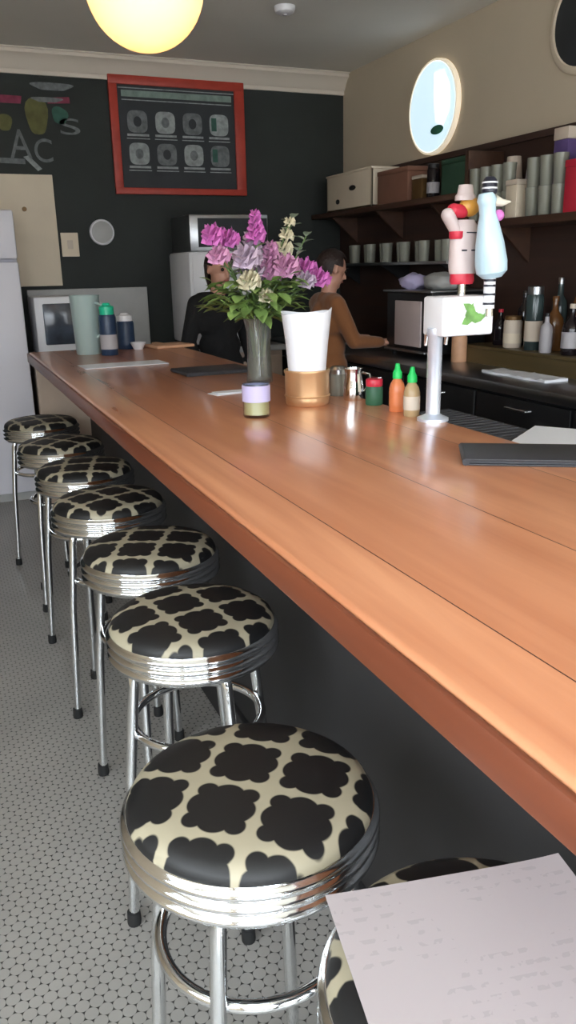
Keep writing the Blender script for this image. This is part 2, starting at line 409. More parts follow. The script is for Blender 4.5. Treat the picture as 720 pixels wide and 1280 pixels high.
# dark wood panelling below the plaster on the right wall, with a cap rail
pn = B().box(XR - .03, XR, 1.6, YB, 0, 2.17).box(XR - .05, XR, 1.6, YB, 2.15, 2.185)
struct(pn.build('trim_2', M['darkwood'], smooth=False))
struct(B().box(XL, XR, YB - .015, YB, 0, .12).build('baseboard_back', M['black'], smooth=False))

# ------------------------------------------------------------------ bar
BX0, BX1, BY0, BY1, BZ = .437, 1.3, .1, 4.8, 1.07
bar = thing('bar_counter_top', 'long varnished orange brown plank bar top running down the room', 'bar top', (0, 0, 0))
tp = B().box(BX0 + .012, BX1, BY0, BY1, BZ - .055, BZ, .012, seg=3)
tp.build('countertop', M['bartop'], bar)
B().box(BX0, BX0 + .0125, BY0, BY1, BZ - .055, BZ - .004, .005).build('nosing', M['edge'], bar)
bb = thing('bar_cabinet', 'charcoal painted cabinet front under the long wooden bar top', 'bar cabinet')
B().box(.74, 1.26, BY0 + .05, BY1 - .1, 0, BZ - .055).build('panel', M['charcoal'], bb, smooth=False)
B().box(.722, .741, BY0 + .05, BY1 - .1, 0, .12, .004).build('kick_board', M['charcoal'], bb, smooth=False)
B().box(BX0 + .03, BX1 - .03, BY1 - .1, BY1 - .03, 0, BZ - .056, .004).build('end_panel', M['beige'], bb, smooth=False)['label'] = 'beige end panel'

# ------------------------------------------------------------------ stools
def make_stool(label):
    t = thing('bar_stool', label, 'bar stool', group='chrome bar stools along the bar')
    H = .76; R = .186
    seat = B().lathe([(0, H - .055), (R - .012, H - .055), (R - .003, H - .045), (R - .001, H - .02), (R - .006, H - .008), (R - .02, H + .002), (R - .045, H + .008), (R * .5, H + .013), (0, H + .015)], 56)
    seat.build('seat', M['trellis'], t)
    band = [(R - .014, H - .088), (R + .0, H - .088)]
    for j in range(3):
        z = H - .086 + j * .0205
        for q in range(7):
            a = PI * q / 6
            band.append((R + .0015 + .0075 * math.sin(a), z + .0012 + .0185 * q / 6))
    band += [(R + .0, H - .022), (R - .014, H - .022)]
    B().lathe(band, 64).build('chrome_band', M['chrome'], t, ang=50)
    B().lathe([(0, H - .075), (R - .02, H - .075), (R - .02, H - .056), (0, H - .056)], 40).build('underside', M['vinyl'], t)
    for q in range(4):
        a = q * PI / 2; ca, sa = math.cos(a), math.sin(a)
        pts = [(.03, H - .082), (.10, H - .084), (.128, H - .087), (.144, H - .1), (.151, H - .122), (.155, H - .16), (.176, .4), (.199, .018)]
        leg = B().tube([(r * ca, r * sa, z) for r, z in pts], .0125, 12).build('leg', M['chrome'], t)
        B().lathe([(0, 0), (.016, 0), (.017, .008), (.0155, .035), (0, .035)], 14, cx=.2 * ca, cy=.2 * sa).build('foot_cap', M['rubber'], leg)
    fr = B().ring(.150, .0105, .5, 56, 10)
    fr.build('foot_ring', M['chrome'], t)
    rs = B().ring(.125, .008, H - .098, 40, 8)
    rs.build('seat_support_ring', M['chrome'], t)
    return t
ST = [(.468, .556, .1, 'nearest round bar stool with a sheet of paper lying on its trellis seat'),
      (.338, .974, .89, 'second nearest round bar stool, black and cream trellis seat wholly in view'),
      (.44, 1.619, 1.75, 'third nearest chrome bar stool, behind the stool whose whole seat shows'),
      (.467, 2.124, 1.1, 'fourth nearest chrome bar stool in the row along the bar'),
      (.454, 2.665, .4, 'fifth nearest chrome bar stool in the row along the bar'),
      (.459, 3.183, 1.3, 'third chrome bar stool from the far end of the row'),
      (.439, 3.715, .7, 'chrome bar stool second from the far end of the row'),
      (.425, 4.33, .2, 'farthest chrome bar stool beside the white refrigerator')]
st0 = None
for x, y, a, lab in ST:
    if st0 is None:
        st0 = make_stool(lab); st0.location = (x, y, 0); st0.rotation_euler = (0, 0, a)
    else: dup(st0, (x, y, 0), a, lab)

# sheet of paper on the nearest seat
pb = B(); W, D = .305, .225; nx, ny = 16, 10
vs = {}
for s_ in (0, 1):
    for i in range(nx + 1):
        for j in range(ny + 1):
            u, v = i / nx - .5, j / ny - .5
            vs[s_, i, j] = pb.bm.verts.new((u * W, v * D, .0012 * s_ + .010 * (u * 1.6) ** 4 * (1 if u > 0 else .3)))
for i in range(nx):
    for j in range(ny):
        pb.bm.faces.new((vs[0, i, j], vs[0, i, j + 1], vs[0, i + 1, j + 1], vs[0, i + 1, j])); pb.bm.faces.new((vs[1, i, j], vs[1, i + 1, j], vs[1, i + 1, j + 1], vs[1, i, j + 1]))
for i in range(nx):
    for j in (0, ny): pb.bm.faces.new((vs[0, i, j], vs[0, i + 1, j], vs[1, i + 1, j], vs[1, i, j]))
for j in range(ny):
    for i in (0, nx): pb.bm.faces.new((vs[0, i, j], vs[0, i, j + 1], vs[1, i, j + 1], vs[1, i, j]))
po = pb.build('paper_sheet', M['paper']); tag(po, 'white printed sheet of paper lying on the nearest bar stool', 'paper')
po.location = (.463, .568, .7765); po.rotation_euler = (0, 0, -.2)

# ------------------------------------------------------------------ things on the bar
# vase and bouquet
VX, VY = 1.131, 2.948
vz = thing('glass_vase', 'clear glass vase of pink flowers standing on the bar', 'vase', (VX, VY, BZ))
B().lathe([(0, 0), (.048, 0), (.052, .006), (.05, .03), (.045, .12), (.047, .2), (.058, .245), (.056, .246), (.044, .2), (.042, .12), (.046, .03), (.044, .012), (0, .012)], 32).build('vase_body', M['vaseglass'], vz)
B().lathe([(0, .013), (.043, .013), (.044, .03), (.041, .1), (0, .1)], 24).build('water', M['water'], vz)

def blossom(b, c, R, n=26):
    c = Vector(c)
    for i in range(n):
        zz = 1 - 1.6 * (i + .5) / n; a = i * 2.39996
        rr = math.sqrt(max(0, 1 - zz * zz)); dv = Vector((rr * math.cos(a), rr * math.sin(a), zz))
        t1 = dv.orthogonal().normalized(); t2 = dv.cross(t1)
        L = R * random.uniform(.85, 1.1); w = R * .5
        base = c + dv * R * .15
        tip = c + dv * L; mid = c + dv * L * .65
        p = [base, mid + t1 * w, tip + t1 * w * .7 + t2 * w * .35, tip - t1 * w * .7 - t2 * w * .35, mid - t1 * w]
        b.bm.faces.new([b.bm.verts.new(q) for q in p])
def leafblade(b, base, dv, L, w):
    dv = Vector(dv).normalized(); side = dv.cross(Vector((0, 0, 1)))
    if side.length < .1: side = Vector((1, 0, 0))
    side.normalize(); up = side.cross(dv)
    base = Vector(base); prof = [(0, .1), (.25, .8), (.5, 1), (.75, .7), (1, .05)]
    rows = []
    for t_, k_ in prof:
        c = base + dv * L * t_ - Vector((0, 0, 1)) * L * .25 * t_ * t_
        rows.append([b.bm.verts.new(c + side * w * k_ + up * w * .3 * k_), b.bm.verts.new(c), b.bm.verts.new(c - side * w * k_ + up * w * .3 * k_)])
    for r0, r1 in zip(rows, rows[1:]):
        for q in (0, 1): b.bm.faces.new((r0[q], r0[q + 1], r1[q + 1], r1[q]))
FL = [  # x, z (on the vase's plane), depth offset, radius, petal, spike length, label
    (1.131, 1.690, .00, .034, 'magenta', .05, 'tallest magenta flower stem at the top of the bouquet'),
    (.955, 1.613, -.03, .046, 'magenta', 0, 'bright magenta flower stem at upper left of the bouquet'),
    (1.030, 1.604, .01, .042, 'magenta', 0, 'magenta flower stem just right of the upper left bloom'),
    (.965, 1.545, -.06, .044, 'pink', 0, 'soft pink flower stem low on the left of the bouquet'),
    (1.13, 1.610, .05, .050, 'lilac', .08, 'pale lilac flower spike left of the bouquet centre'),
    (1.066, 1.535, -.07, .055, 'lilac', 0, 'pale lilac flower stem at front of the bouquet, left'),
    (1.20, 1.575, .02, .044, 'pink', .06, 'soft pink flower spike right of the bouquet centre'),
    (1.235, 1.50, -.05, .056, 'pink', 0, 'large soft pink bloom in the middle right of the bouquet'),
    (1.335, 1.495, .0, .044, 'magenta', 0, 'bright magenta bloom at the right of the bouquet'),
    (1.374, 1.455, -.04, .046, 'magenta', 0, 'lowest magenta bloom at the far right of the bouquet'),
    (1.30, 1.45, -.08, .04, 'lilac', 0, 'pale lilac bloom under the right magenta blooms'),
    (1.282, 1.665, .03, .036, 'creampetal', .10, 'tall cream flower spike at upper right of the bouquet'),
    (1.066, 1.455, -.10, .045, 'creampetal', 0, 'cream bloom at the front above the green leaves'),
    (1.12, 1.40, -.12, .03, 'creampetal', 0, 'small cream bloom sunk among the green leaves'),
    (1.15, 1.50, .08, .05, 'pink', 0, 'soft pink bloom in the heart of the bouquet')]
for x, z, dy, R, pm, sp, lab in FL:
    base = Vector((VX, VY, BZ + .02)); head = Vector((x, VY + dy, z))
    fs = thing('flower_stem', lab, 'flower', (VX, VY, BZ + .02), group='flower stems in the vase')
    h = head - base; k = h.normalized(); mid = Vector((h.x * .13, h.y * .13, .21)); 
    pts = [Vector((-h.x * .03, -h.y * .03, .0)), mid * .55, mid, mid.lerp(h, .5) + Vector((h.x * -.03, 0, .02)), h]
    B().tube(pts, .0032, 6).build('stem', M['stem'], fs)
    fb = B()
    if sp:
        for q in range(4): blossom(fb, h - k * sp * q / 2, R * (.65 + .18 * q), 16)
    else: blossom(fb, h, R)
    fb.build('blossom', M[pm], fs, smooth=False, fix=False)
    for q in range(3):
        p = mid.lerp(h, .2 + .25 * q); a = random.uniform(0, 2 * PI); lb = B()
        leafblade(lb, p, (math.cos(a), math.sin(a), .5), .07, .012)
        lb.build('leaf', M['leaf'], fs, fix=False)
for x, z, dy, lab in [(1.347, 1.613, .02, 'silver green leafy sprig reaching up at right of the bouquet'), (1.31, 1.68, .06, 'silver green leafy sprig behind the tall cream spike'), (1.03, 1.56, .08, 'silver green leafy sprig behind the left blooms')]:
    fs = thing('eucalyptus_sprig', lab, 'sprig', (VX, VY, BZ + .02), group='leafy sprigs in the vase')
    h = Vector((x, VY + dy, z)) - Vector((VX, VY, BZ + .02)); mid = Vector((h.x * .13, h.y * .13, .21))
    B().tube([Vector((0, 0, 0)), mid * .5, mid, mid.lerp(h, .6), h], .003, 6).build('stem', M['stem'], fs)
    lb = B()
    for q in range(16):
        p = mid.lerp(h, .35 + .65 * q / 15); a = q * 2.4
        leafblade(lb, p, (math.cos(a), math.sin(a), .6), .055, .018)
    lb.build('leaf', M['paleleaf'], fs, fix=False)
fo = B()
for q in range(170):
    a = random.uniform(0, 2 * PI); r = random.uniform(.02, .17); zz = random.uniform(.235, .36) + r * .25
    leafblade(fo, (VX + math.cos(a) * r * 1.05, VY + math.sin(a) * r * .8, BZ + zz), (math.cos(a), math.sin(a), random.uniform(-.35, .8)), random.uniform(.06, .1), random.uniform(.016, .028))
for q in range(14):
    a = q * .45; r = .16
    fo.tube([(VX + math.cos(a) * .015, VY + math.sin(a) * .015, BZ + .05), (VX + math.cos(a) * .035, VY + math.sin(a) * .035, BZ + .235), (VX + math.cos(a) * r, VY + math.sin(a) * r * .8, BZ + .33)], .0025, 5)
tag(fo.build('leaf_filler', M['leaf'], fix=False), 'mass of fresh green leaves at the base of the bouquet', 'leaves', kind='stuff')

# tan pot holding a white paper bag
bk = thing('metal_pot', 'tan copper pot holding a tall white paper bag on the bar', 'pot', (1.08, 2.385, BZ))
B().lathe([(0, 0), (.066, 0), (.07, .004), (.072, .02), (.072, .1), (.075, .106), (.075, .112), (.071, .114), (.067, .11), (.067, .012), (0, .012)], 44).build('pot_body', M['copper'], bk)
B().ring(.0725, .003, .03, 44, 8).build('pot_band', M['copper'], bk)
wb = B()
def sq(r, z, e): 
    out = []
    for q in range(40):
        a = 2 * PI * q / 40; c_, s_ = math.cos(a), math.sin(a)
        f_ = (abs(c_) ** e + abs(s_) ** e) ** (-1 / e)
        out.append((r * f_ * c_, r * f_ * s_, z + (.02 * max(0, math.cos(a + .45)) ** 12 if z > .25 else 0) + (.004 * math.sin(3 * a) if z > .25 else 0)))
    return out
rings = [[wb.bm.verts.new(p) for p in sq(r, z, e)] for r, z, e in [(.05, .014, 2.2), (.060, .1, 2.4), (.068, .2, 2.8), (.08, .292, 3.2), (.078, .292, 3.2), (.065, .2, 2.8), (.057, .1, 2.4), (.046, .03, 2.2)]]
for a_, b_ in zip(rings, rings[1:]):
    for q in range(40): wb.bm.faces.new((a_[q], a_[(q + 1) % 40], b_[(q + 1) % 40], b_[q]))
wb.bm.faces.new(rings[0][::-1]); wb.bm.faces.new(rings[-1])
wbo = wb.build('paper_bag', M['whitep'], None); wbo.rotation_euler = (0, 0, -.35); wbo.location = (1.08, 2.385, BZ)
tag(wbo, 'tall white paper bag standing open in the tan copper pot', 'paper bag')

# candle jar
cj = thing('candle_jar', 'small jar candle with lavender label and yellow wax before the vase', 'candle', (.85, 2.25, BZ))
B().lathe([(0, 0), (.038, 0), (.041, .005), (.041, .1), (.038, .1), (.038, .008), (0, .008)], 32).build('jar', M['glass'], cj)
B().lathe([(0, .009), (.0375, .009), (.0375, .052), (0, .052)], 28).build('wax', M['wax'], cj)
B().lathe([(.0416, .048), (.0425, .048), (.0425, .096), (.0416, .096)], 32).build('jar_label', M['lavender'], cj)
B().tube([(0, 0, .052), (.001, 0, .066)], .0012, 6).build('wick', M['black'], cj)
# napkin slip
ns = B().box(-.075, .075, -.035, .035, 0, .0015, mtx=Matrix.Translation((.94, 2.75, BZ)) @ Matrix.Rotation(.2, 4, 'Z'))
ns.box(-.07, .06, -.028, .03, .0016, .004, mtx=Matrix.Translation((.95, 2.755, BZ)) @ Matrix.Rotation(.05, 4, 'Z'))
tag(ns.build('folded_napkin', M['whitep'], smooth=False), 'thin white folded napkin lying left of the candle jar', 'napkin')
# menu folders
def folder(name, label, c, w, dpt, rz, tilt=0):
    t = thing(name, label, 'menu folder', c, rz, 'dark menu folders on the bar')
    B().box(-w / 2, w / 2, -dpt / 2, dpt / 2, 0, .005, .002).build('back_cover', M['folder'], t)
    B().box(-w / 2 + .006, w / 2 - .004, -dpt / 2 + .006, dpt / 2 - .006, .0052, .011).build('pages', M['mat'], t, smooth=False)
    B().box(-w / 2, w / 2, -dpt / 2, dpt / 2, .0112, .016, .002).build('front_cover', M['folder'], t)
    B().lathe([(0, -dpt / 2), (.008, -dpt / 2), (.008, dpt / 2), (0, dpt / 2)], 12, mtx=Matrix.Translation((-w / 2, 0, .008)) @ Matrix.Rotation(-PI / 2, 4, 'X')).build('spine', M['folder'], t)
    return t
folder('menu_folder', 'dark flat menu folder lying on the bar beside the vase', (1.075, 3.37, BZ), .3, .22, .05)
folder('menu_folder', 'charcoal menu folder lying at the right rear edge of the bar', (1.226, 1.423, BZ), .34, .17, -.558)
# condiments
def sauce(name, label, x, y, body, cap, ring_):
    t = thing(name, label, 'sauce bottle', (x, y, BZ), group='sauce bottles beside the tap')
    B().lathe([(0, 0), (.022, 0), (.024, .004), (.024, .07), (.02, .085), (.012, .098), (.011, .105), (0, .105)], 24).build('bottle', body, t)
    B().lathe([(0, .1), (.0145, .1), (.0145, .118), (.009, .128), (.006, .145), (0, .146)], 20).build('cap', cap, t)
    B().lathe([(.0243, .02), (.0248, .02), (.0248, .06), (.0243, .06)], 24).build('bottle_label', ring_, t)
sauce('sauce_bottle', 'orange sauce bottle with green cap, left of the pair by the tap', 1.264, 2.125, M['sauce'], M['capgreen'], M['sauce'])
sauce('sauce_bottle', 'tan sauce bottle with green cap, closest to the chrome tap column', 1.258, 2.03, M['sauceB'], M['capgreen'], M['label'])
t = thing('spice_jar', 'small jar with red lid and dark green label on the bar', 'jar', (1.262, 2.265, BZ))
B().lathe([(0, 0), (.026, 0), (.028, .004), (.028, .055), (.024, .062), (0, .062)], 24).build('jar', M['greenprint'], t)
B().lathe([(0, .06), (.026, .06), (.027, .064), (.027, .08), (.025, .083), (0, .083)], 24).build('lid', M['red'], t)
t = thing('metal_creamer', 'shiny metal creamer between the tan pot and the sauces', 'creamer', (1.25, 2.385, BZ))
B().lathe([(0, 0), (.032, 0), (.035, .01), (.033, .05), (.028, .085), (.032, .105), (.03, .105), (.026, .085), (.031, .05), (.031, .012), (0, .012)], 32).build('body', M['chrome'], t)
B().tube([(.03, 0, .09), (.052, 0, .085), (.056, 0, .055), (.034, 0, .025)], .004, 8, mtx=Matrix.Rotation(-.4, 4, 'Z')).build('handle', M['chrome'], t)
t = thing('sugar_shaker', 'dull grey shaker standing just right of the tan pot', 'shaker', (1.25, 2.5, BZ))
B().lathe([(0, 0), (.03, 0), (.031, .004), (.029, .075), (0, .075)], 24).build('body', M['greyglass'], t)
B().lathe([(0, .012), (.026, .012), (.0255, .06), (0, .06)], 24).build('contents', M['palepink'], t)
B().lathe([(0, .075), (.031, .075), (.031, .09), (.022, .1), (0, .102)], 24).build('lid', M['steel'], t)
# far end of the bar
def can(name, label, x, y, z, R, h, bodym, capm, bandm, cat):
    t = thing(name, label, cat, (x, y, z))
    B().lathe([(0, 0), (R * .95, 0), (R, .004), (R, h * .72), (R * .9, h * .78), (0, h * .78)], 28).build('body', bodym, t)
    B().lathe([(R * 1.006, h * .12), (R * 1.012, h * .12), (R * 1.012, h * .4), (R * 1.006, h * .4)], 28).build('print_band', bandm, t)
    B().lathe([(0, h * .78), (R * .85, h * .78), (R * .85, h * .93), (R * .5, h * .96), (R * .4, h), (0, h)], 24).build('cap', capm, t)
can('spray_bottle', 'teal capped dark bottle with white print at the bar far end', .825, 4.38, BZ, .045, .27, M['navy'], M['teal'], M['greylabel'], 'bottle')
can('storage_jar', 'navy jar with white lid behind the teal capped bottle', .98, 4.68, BZ, .05, .2, M['navy'], M['white'], M['navy'], 'jar')
t = thing('plastic_pitcher', 'frosted pale aqua pitcher left of the teal capped bottle', 'pitcher', (.735, 4.5, BZ))
B().lathe([(0, 0), (.062, 0), (.066, .006), (.078, .3), (.08, .31), (.076, .31), (.062, .012), (0, .012)], 32).build('body', M['aqua'], t)
B().tube([(.07, 0, .27), (.115, 0, .26), (.118, 0, .12), (.068, 0, .09)], .008, 8, mtx=Matrix.Rotation(-.9, 4, 'Z')).build('handle', M['aqua'], t)
t = thing('small_bowl', 'little white bowl at the far end of the bar top', 'bowl', (1.03, 4.6, BZ))
B().lathe([(0, 0), (.025, 0), (.04, .03), (.045, .04), (.041, .04), (.022, .008), (0, .008)], 24).build('bowl', M['white'], t)
ps = B().box(-.2, .2, -.09, .09, 0, .002, mtx=Matrix.Translation((.79, 3.88, BZ)) @ Matrix.Rotation(.05, 4, 'Z'))
tag(ps.build('paper_placemat', M['whitep'], smooth=False), 'pale paper sheet lying flat below the teal capped bottle', 'paper')
t = thing('serving_board', 'peach wooden serving board lying at the far right bar end', 'board', (1.22, 4.65, BZ), .2)
B().box(-.12, .12, -.1, .1, 0, .016, .006).build('board', M['peach'], t)
B().box(-.02, .02, .1, .19, 0, .016, .005).build('handle', M['peach'], t)

# beer tap
tt = thing('beer_tap_tower', 'chrome column beer tap with white leaf printed box on the bar', 'beer tap', (1.25, 1.94, BZ), 0)
B().lathe([(0, 0), (.045, 0), (.045, .008), (.03, .014), (.0205, .02), (.0205, .235), (.024, .24), (.024, .26), (0, .26)], 32, cx=.024).build('column', M['satin'], tt)
B().box(.012, .182, -.05, .05, .238, .345, .008).build('tap_box', M['white'], tt)
lf = B()
for q, (lx, lz, a, L) in enumerate([(.075, .27, .5, .05), (.09, .275, 1.2, .055), (.1, .28, .2, .055), (.12, .3, 2.6, .05), (.095, .3, -.3, .045)]):
    pts = [(0, 0), (.3 * L, .22 * L), (.65 * L, .2 * L), (L, 0), (.65 * L, -.2 * L), (.3 * L, -.22 * L)]
    lf.prism([(lx + p * math.cos(a) - r * math.sin(a), lz + p * math.sin(a) + r * math.cos(a)) for p, r in pts], .0502 + q * .0002, .0512 + q * .0002, Matrix(((1, 0, 0, 0), (0, 0, -1, 0), (0, 1, 0, 0), (0, 0, 0, 1))))
lf.build('leaf_print', M['grass'], tt, smooth=False)
for x in (.07, .14):
    sp_ = B().lathe([(0, 0), (.012, 0), (.012, .04), (.009, .045), (.009, .06), (0, .06)], 14, mtx=Matrix.Translation((x, .045, .262)) @ Matrix.Rotation(-PI / 2, 4, 'X')).tube([(x, .1, .262), (x, .115, .25), (x, .12, .2)], [.009, .009, .006], 10)
    sp_.build('faucet', M['chrome'], tt)
# tap handles
h1 = thing('tap_handle', 'red white and grey sculpted tap handle on the left of the tap', 'tap handle', (1.372, 1.965, BZ + .345), group='sculpted tap handles')
B().lathe([(0, 0), (.012, 0), (.012, .03), (0, .03)], 16).build('ferrule', M['chrome'], h1)
B().lathe([(0, .03), (.034, .03), (.038, .04), (.036, .06), (0, .06)], 20, sy=.7).build('base_band', M['red'], h1)
B().lathe([(0, .058), (.04, .058), (.043, .08), (.042, .14), (.04, .185), (.03, .2), (0, .2)], 24, sy=.7).build('body', M['palepink'], h1)
B().box(-.022, .034, -.029, -.024, .118, .122).box(-.01, .03, -.029, -.024, .165, .168).build('thin_line', M['stripe'], h1, smooth=False)
B().lathe([(0, .15), (.017, .15), (.02, .155), (.02, .17), (0, .172)], 16, cx=-.03, cy=-.008).build('cuff', M['red'], h1)
B().limb((-.03, -.006, .17), .016, (-.058, -.006, .212), .019).build('arm', M['palepink'], h1)
B().limb((-.04, -.004, .225), .018, (-.012, -.004, .222), .018).build('shoulder_patch', M['red'], h1)
B().ball((.012, -.004, .235), .03, 18, (1, .8, .9)).build('head', M['orange'], h1)
B().lathe([(0, .25), (.03, .25), (.03, .262), (.024, .268), (.02, .29), (0, .292)], 20, cx=0, sy=.8).build('cap', M['palepink'], h1)
h2 = thing('tap_handle', 'pale blue sculpted tap handle with a dark striped cap', 'tap handle', (1.408, 1.885, BZ + .29), group='sculpted tap handles')
B().lathe([(0, .0), (.014, 0), (.014, .02), (0, .02)], 16).build('ferrule', M['chrome'], h2)
B().lathe([(0, .02), (.016, .02), (.016, .1), (0, .1)], 16).build('base', M['white'], h2)
for z in (.03, .055, .078, .092): B().lathe([(.0162, z), (.0168, z), (.0168, z + .006), (.0162, z + .006)], 18).build('stripe', M['stripe'], h2)
B().lathe([(0, .1), (.024, .1), (.038, .115), (.04, .14), (.035, .19), (.026, .24), (.02, .265), (.021, .29), (.024, .3), (.018, .318), (0, .322)], 24, mtx=Matrix.Rotation(-.15, 4, 'Y') @ Matrix.Translation((.022, 0, 0)) @ Matrix.Diagonal((1.1, 1.1, 1.0, 1))).build('body', M['paleblue'], h2)
B().tube([(.0, 0, .3), (.024, -.004, .294), (.05, -.006, .297)], [.015, .01, .002], 12).build('spout', M['beak'], h2)
B().ball((.012, -.008, .262), .015, 12).build('collar', M['magenta'], h2)
B().lathe([(0, .315), (.018, .315), (.02, .322), (.0185, .35), (.012, .358), (0, .36)], 20, cx=-.016).build('cap', M['stripe'], h2)
for z in (.328, .342): B().lathe([(.0196, z), (.0208, z), (.0204, z + .004), (.0192, z + .004)], 20, cx=-.016, mtx=Matrix.Identity(4)).build('cap_stripe', M['white'], h2)

# ------------------------------------------------------------------ behind the bar
ub = thing('underbar_drainboard', 'stainless drainboard behind the right rear edge of the bar', 'drainboard', (0, 0, 0))
B().box(1.32, 1.84, .9, 2.68, .9, .945, .006).build('worktop', M['steel'], ub)
B().box(1.34, 1.8, .95, 2.64, .12, .9).build('cabinet', M['black'], ub, smooth=False)
for x, y in [(1.36, 1.0), (1.36, 2.6), (1.77, 1.0), (1.77, 2.6)]: B().lathe([(0, 0), (.02, 0), (.02, .12), (0, .12)], 14, cx=x, cy=y).build('leg', M['steel'], ub)
mt = B().box(1.36, 1.8, 1.62, 2.63, .945, .957, .004)
for q in range(24): mt.box(1.38, 1.78, 1.66 + q * .04, 1.672 + q * .04, .957, .961)
tag(mt.build('bar_mat', M['mat'], smooth=False), 'dark grey ribbed rubber mat on the drainboard behind the bar', 'bar mat')
ws = B().box(-.16, .16, -.1, .1, 0, .003, mtx=Matrix.Translation((1.76, 1.985, .962)) @ Matrix.Rotation(.62, 4, 'Z'))
tag(ws.build('paper_towel', M['whitep'], smooth=False), 'white paper sheet on the drainboard beyond the charcoal menu folder', 'paper')

bc = thing('back_bar_counter', 'long dark back counter under the wall shelves on the right', 'counter', (0, 0, 0))
B().box(2.44, XR - .03, 1.9, YB - .02, .9, .95, .006).build('worktop', M['steel'], bc)
B().box(2.5, XR - .03, 1.95, YB - .02, .1, .9).build('carcass', M['black'], bc, smooth=False)
B().box(2.56, XR - .03, 1.97, YB - .02, 0, .1).build('plinth', M['black'], bc, smooth=False)
for q in range(6):
    y0 = 2.0 + q * .7
    dr = B().box(2.478, 2.5, y0, y0 + .68, .13, .88, .004).build('door', M['black'], bc)
    B().tube([(2.478, y0 + .26, .835), (2.452, y0 + .265, .835), (2.452, y0 + .415, .835), (2.478, y0 + .42, .835)], .006, 8).build('handle', M['chrome'], dr)
rz_ = thing('bottle_riser', 'olive brown wooden step holding bottles on the back counter', 'riser', (0, 0, 0))
B().box(2.82, XR - .035, 2.2, 4.0, 1.03, 1.05, .003).build('top_board', M['olive'], rz_)
B().box(2.82, 2.84, 2.2, 4.0, .95, 1.03).build('front_board', M['olive'], rz_, smooth=False)
tw = B(); 
nn = 14
tg = [[tw.bm.verts.new((2.6 + .14 * j / 3 + .008 * math.sin(i), 3.02 + .5 * i / nn, .953 + .01 + .012 * noise.noise((i * .7, j * .9, 0)))) for j in range(4)] for i in range(nn + 1)]
bg = [[tw.bm.verts.new((v.co.x, v.co.y, .951)) for v in row] for row in tg]
for i in range(nn):
    for j in range(3):
        tw.bm.faces.new((tg[i][j], tg[i + 1][j], tg[i + 1][j + 1], tg[i][j + 1])); tw.bm.faces.new((bg[i][j], bg[i][j + 1], bg[i + 1][j + 1], bg[i + 1][j]))
    tw.bm.faces.new((tg[i][0], bg[i][0], bg[i + 1][0], tg[i + 1][0])); tw.bm.faces.new((tg[i][3], tg[i + 1][3], bg[i + 1][3], bg[i][3]))
for i in (0, nn):
    for j in range(3): tw.bm.faces.new((tg[i][j], tg[i][j + 1], bg[i][j + 1], bg[i][j]))
tag(tw.build('bar_towel', M['whitep']), 'white folded bar towel on the back counter before the bottles', 'towel')

# bottles on the riser
def bottle(label, x, y, R, h, body, capm, labm=None, kind='wine', z=1.05, name='liquor_bottle', cat='bottle'):
    t = thing(name, label, cat, (x, y, z), group='bottles on the back counter')
    if kind == 'wine': pr = [(0, 0), (R * .93, 0), (R, .006), (R, h * .6), (R * .85, h * .68), (R * .38, h * .76), (R * .34, h * .93), (0, h * .93)]; nk = R * .37
    elif kind == 'round': pr = [(0, 0), (R * .93, 0), (R, .006), (R, h * .5), (R * .9, h * .6), (R * .5, h * .7), (R * .3, h * .76), (R * .3, h * .92), (0, h * .92)]; nk = R * .36
    else: pr = [(0, 0), (R * .95, 0), (R, .005), (R, h * .82), (R * .88, h * .88), (0, h * .88)]; nk = R * .9
    B().lathe(pr, 26).build('bottle_body', body, t)
    z1 = h * (.86 if kind == 'jar' else .91)
    B().lathe([(0, z1), (nk, z1), (nk, h * .99), (nk * .9, h), (0, h)], 18).build('cap', capm, t)
    if labm: B().lathe([(R * 1.004, h * .14), (R * 1.02, h * .14), (R * 1.02, h * .46), (R * 1.004, h * .46)], 26).build('bottle_label', labm, t)
bottle('tall smoky grey bottle with a cream label on the riser', 2.92, 3.51, .046, .33, M['tealglass'], M['steel'], M['label'], 'jar')
bottle('squat jar with pale label left of the smoky grey bottle', 2.92, 3.68, .05, .17, M['label'], M['bronze'], M['cream'], 'jar')
bottle('slim bottle with a pale grey label in front of the amber one', 2.88, 3.36, .032, .2, M['greylabel'], M['black'], M['greylabel'], 'wine')
bottle('amber liquor bottle with tapering shoulders on the riser', 2.98, 3.42, .048, .28, M['amber'], M['amber'], M['amber'], 'round')
bottle('dark bottle with a white label at the right end of view', 2.9, 3.2, .046, .25, M['darkglass'], M['label'], M['greylabel'], 'round')
bottle('dark teal bottle with a silver ring behind the amber one', 3.06, 3.48, .042, .37, M['tealglass'], M['steel'], None, 'wine')
bottle('tan capped amber bottle at the far right behind the white label', 3.05, 3.3, .05, .4, M['amber'], M['peach'], M['card'], 'wine')
bottle('short dark bottle by the tap with a red cap', 2.95, 3.83, .04, .2, M['darkglass'], M['red'], M['darkglass'], 'round')
bottle('dark wine bottle between the red cap and the pale jar', 3.05, 3.75, .038, .3, M['darkglass'], M['darkglass'], M['bronze'], 'wine')
bottle('dark round bottle at the riser end nearest the camera', 2.92, 3.05, .046, .3, M['darkglass'], M['bronze'], M['label'], 'round')
bottle('green glass wine bottle nearest the camera on the riser', 3.02, 2.93, .04, .32, M['greenprint'], M['bronze'], M['cream'], 'wine')
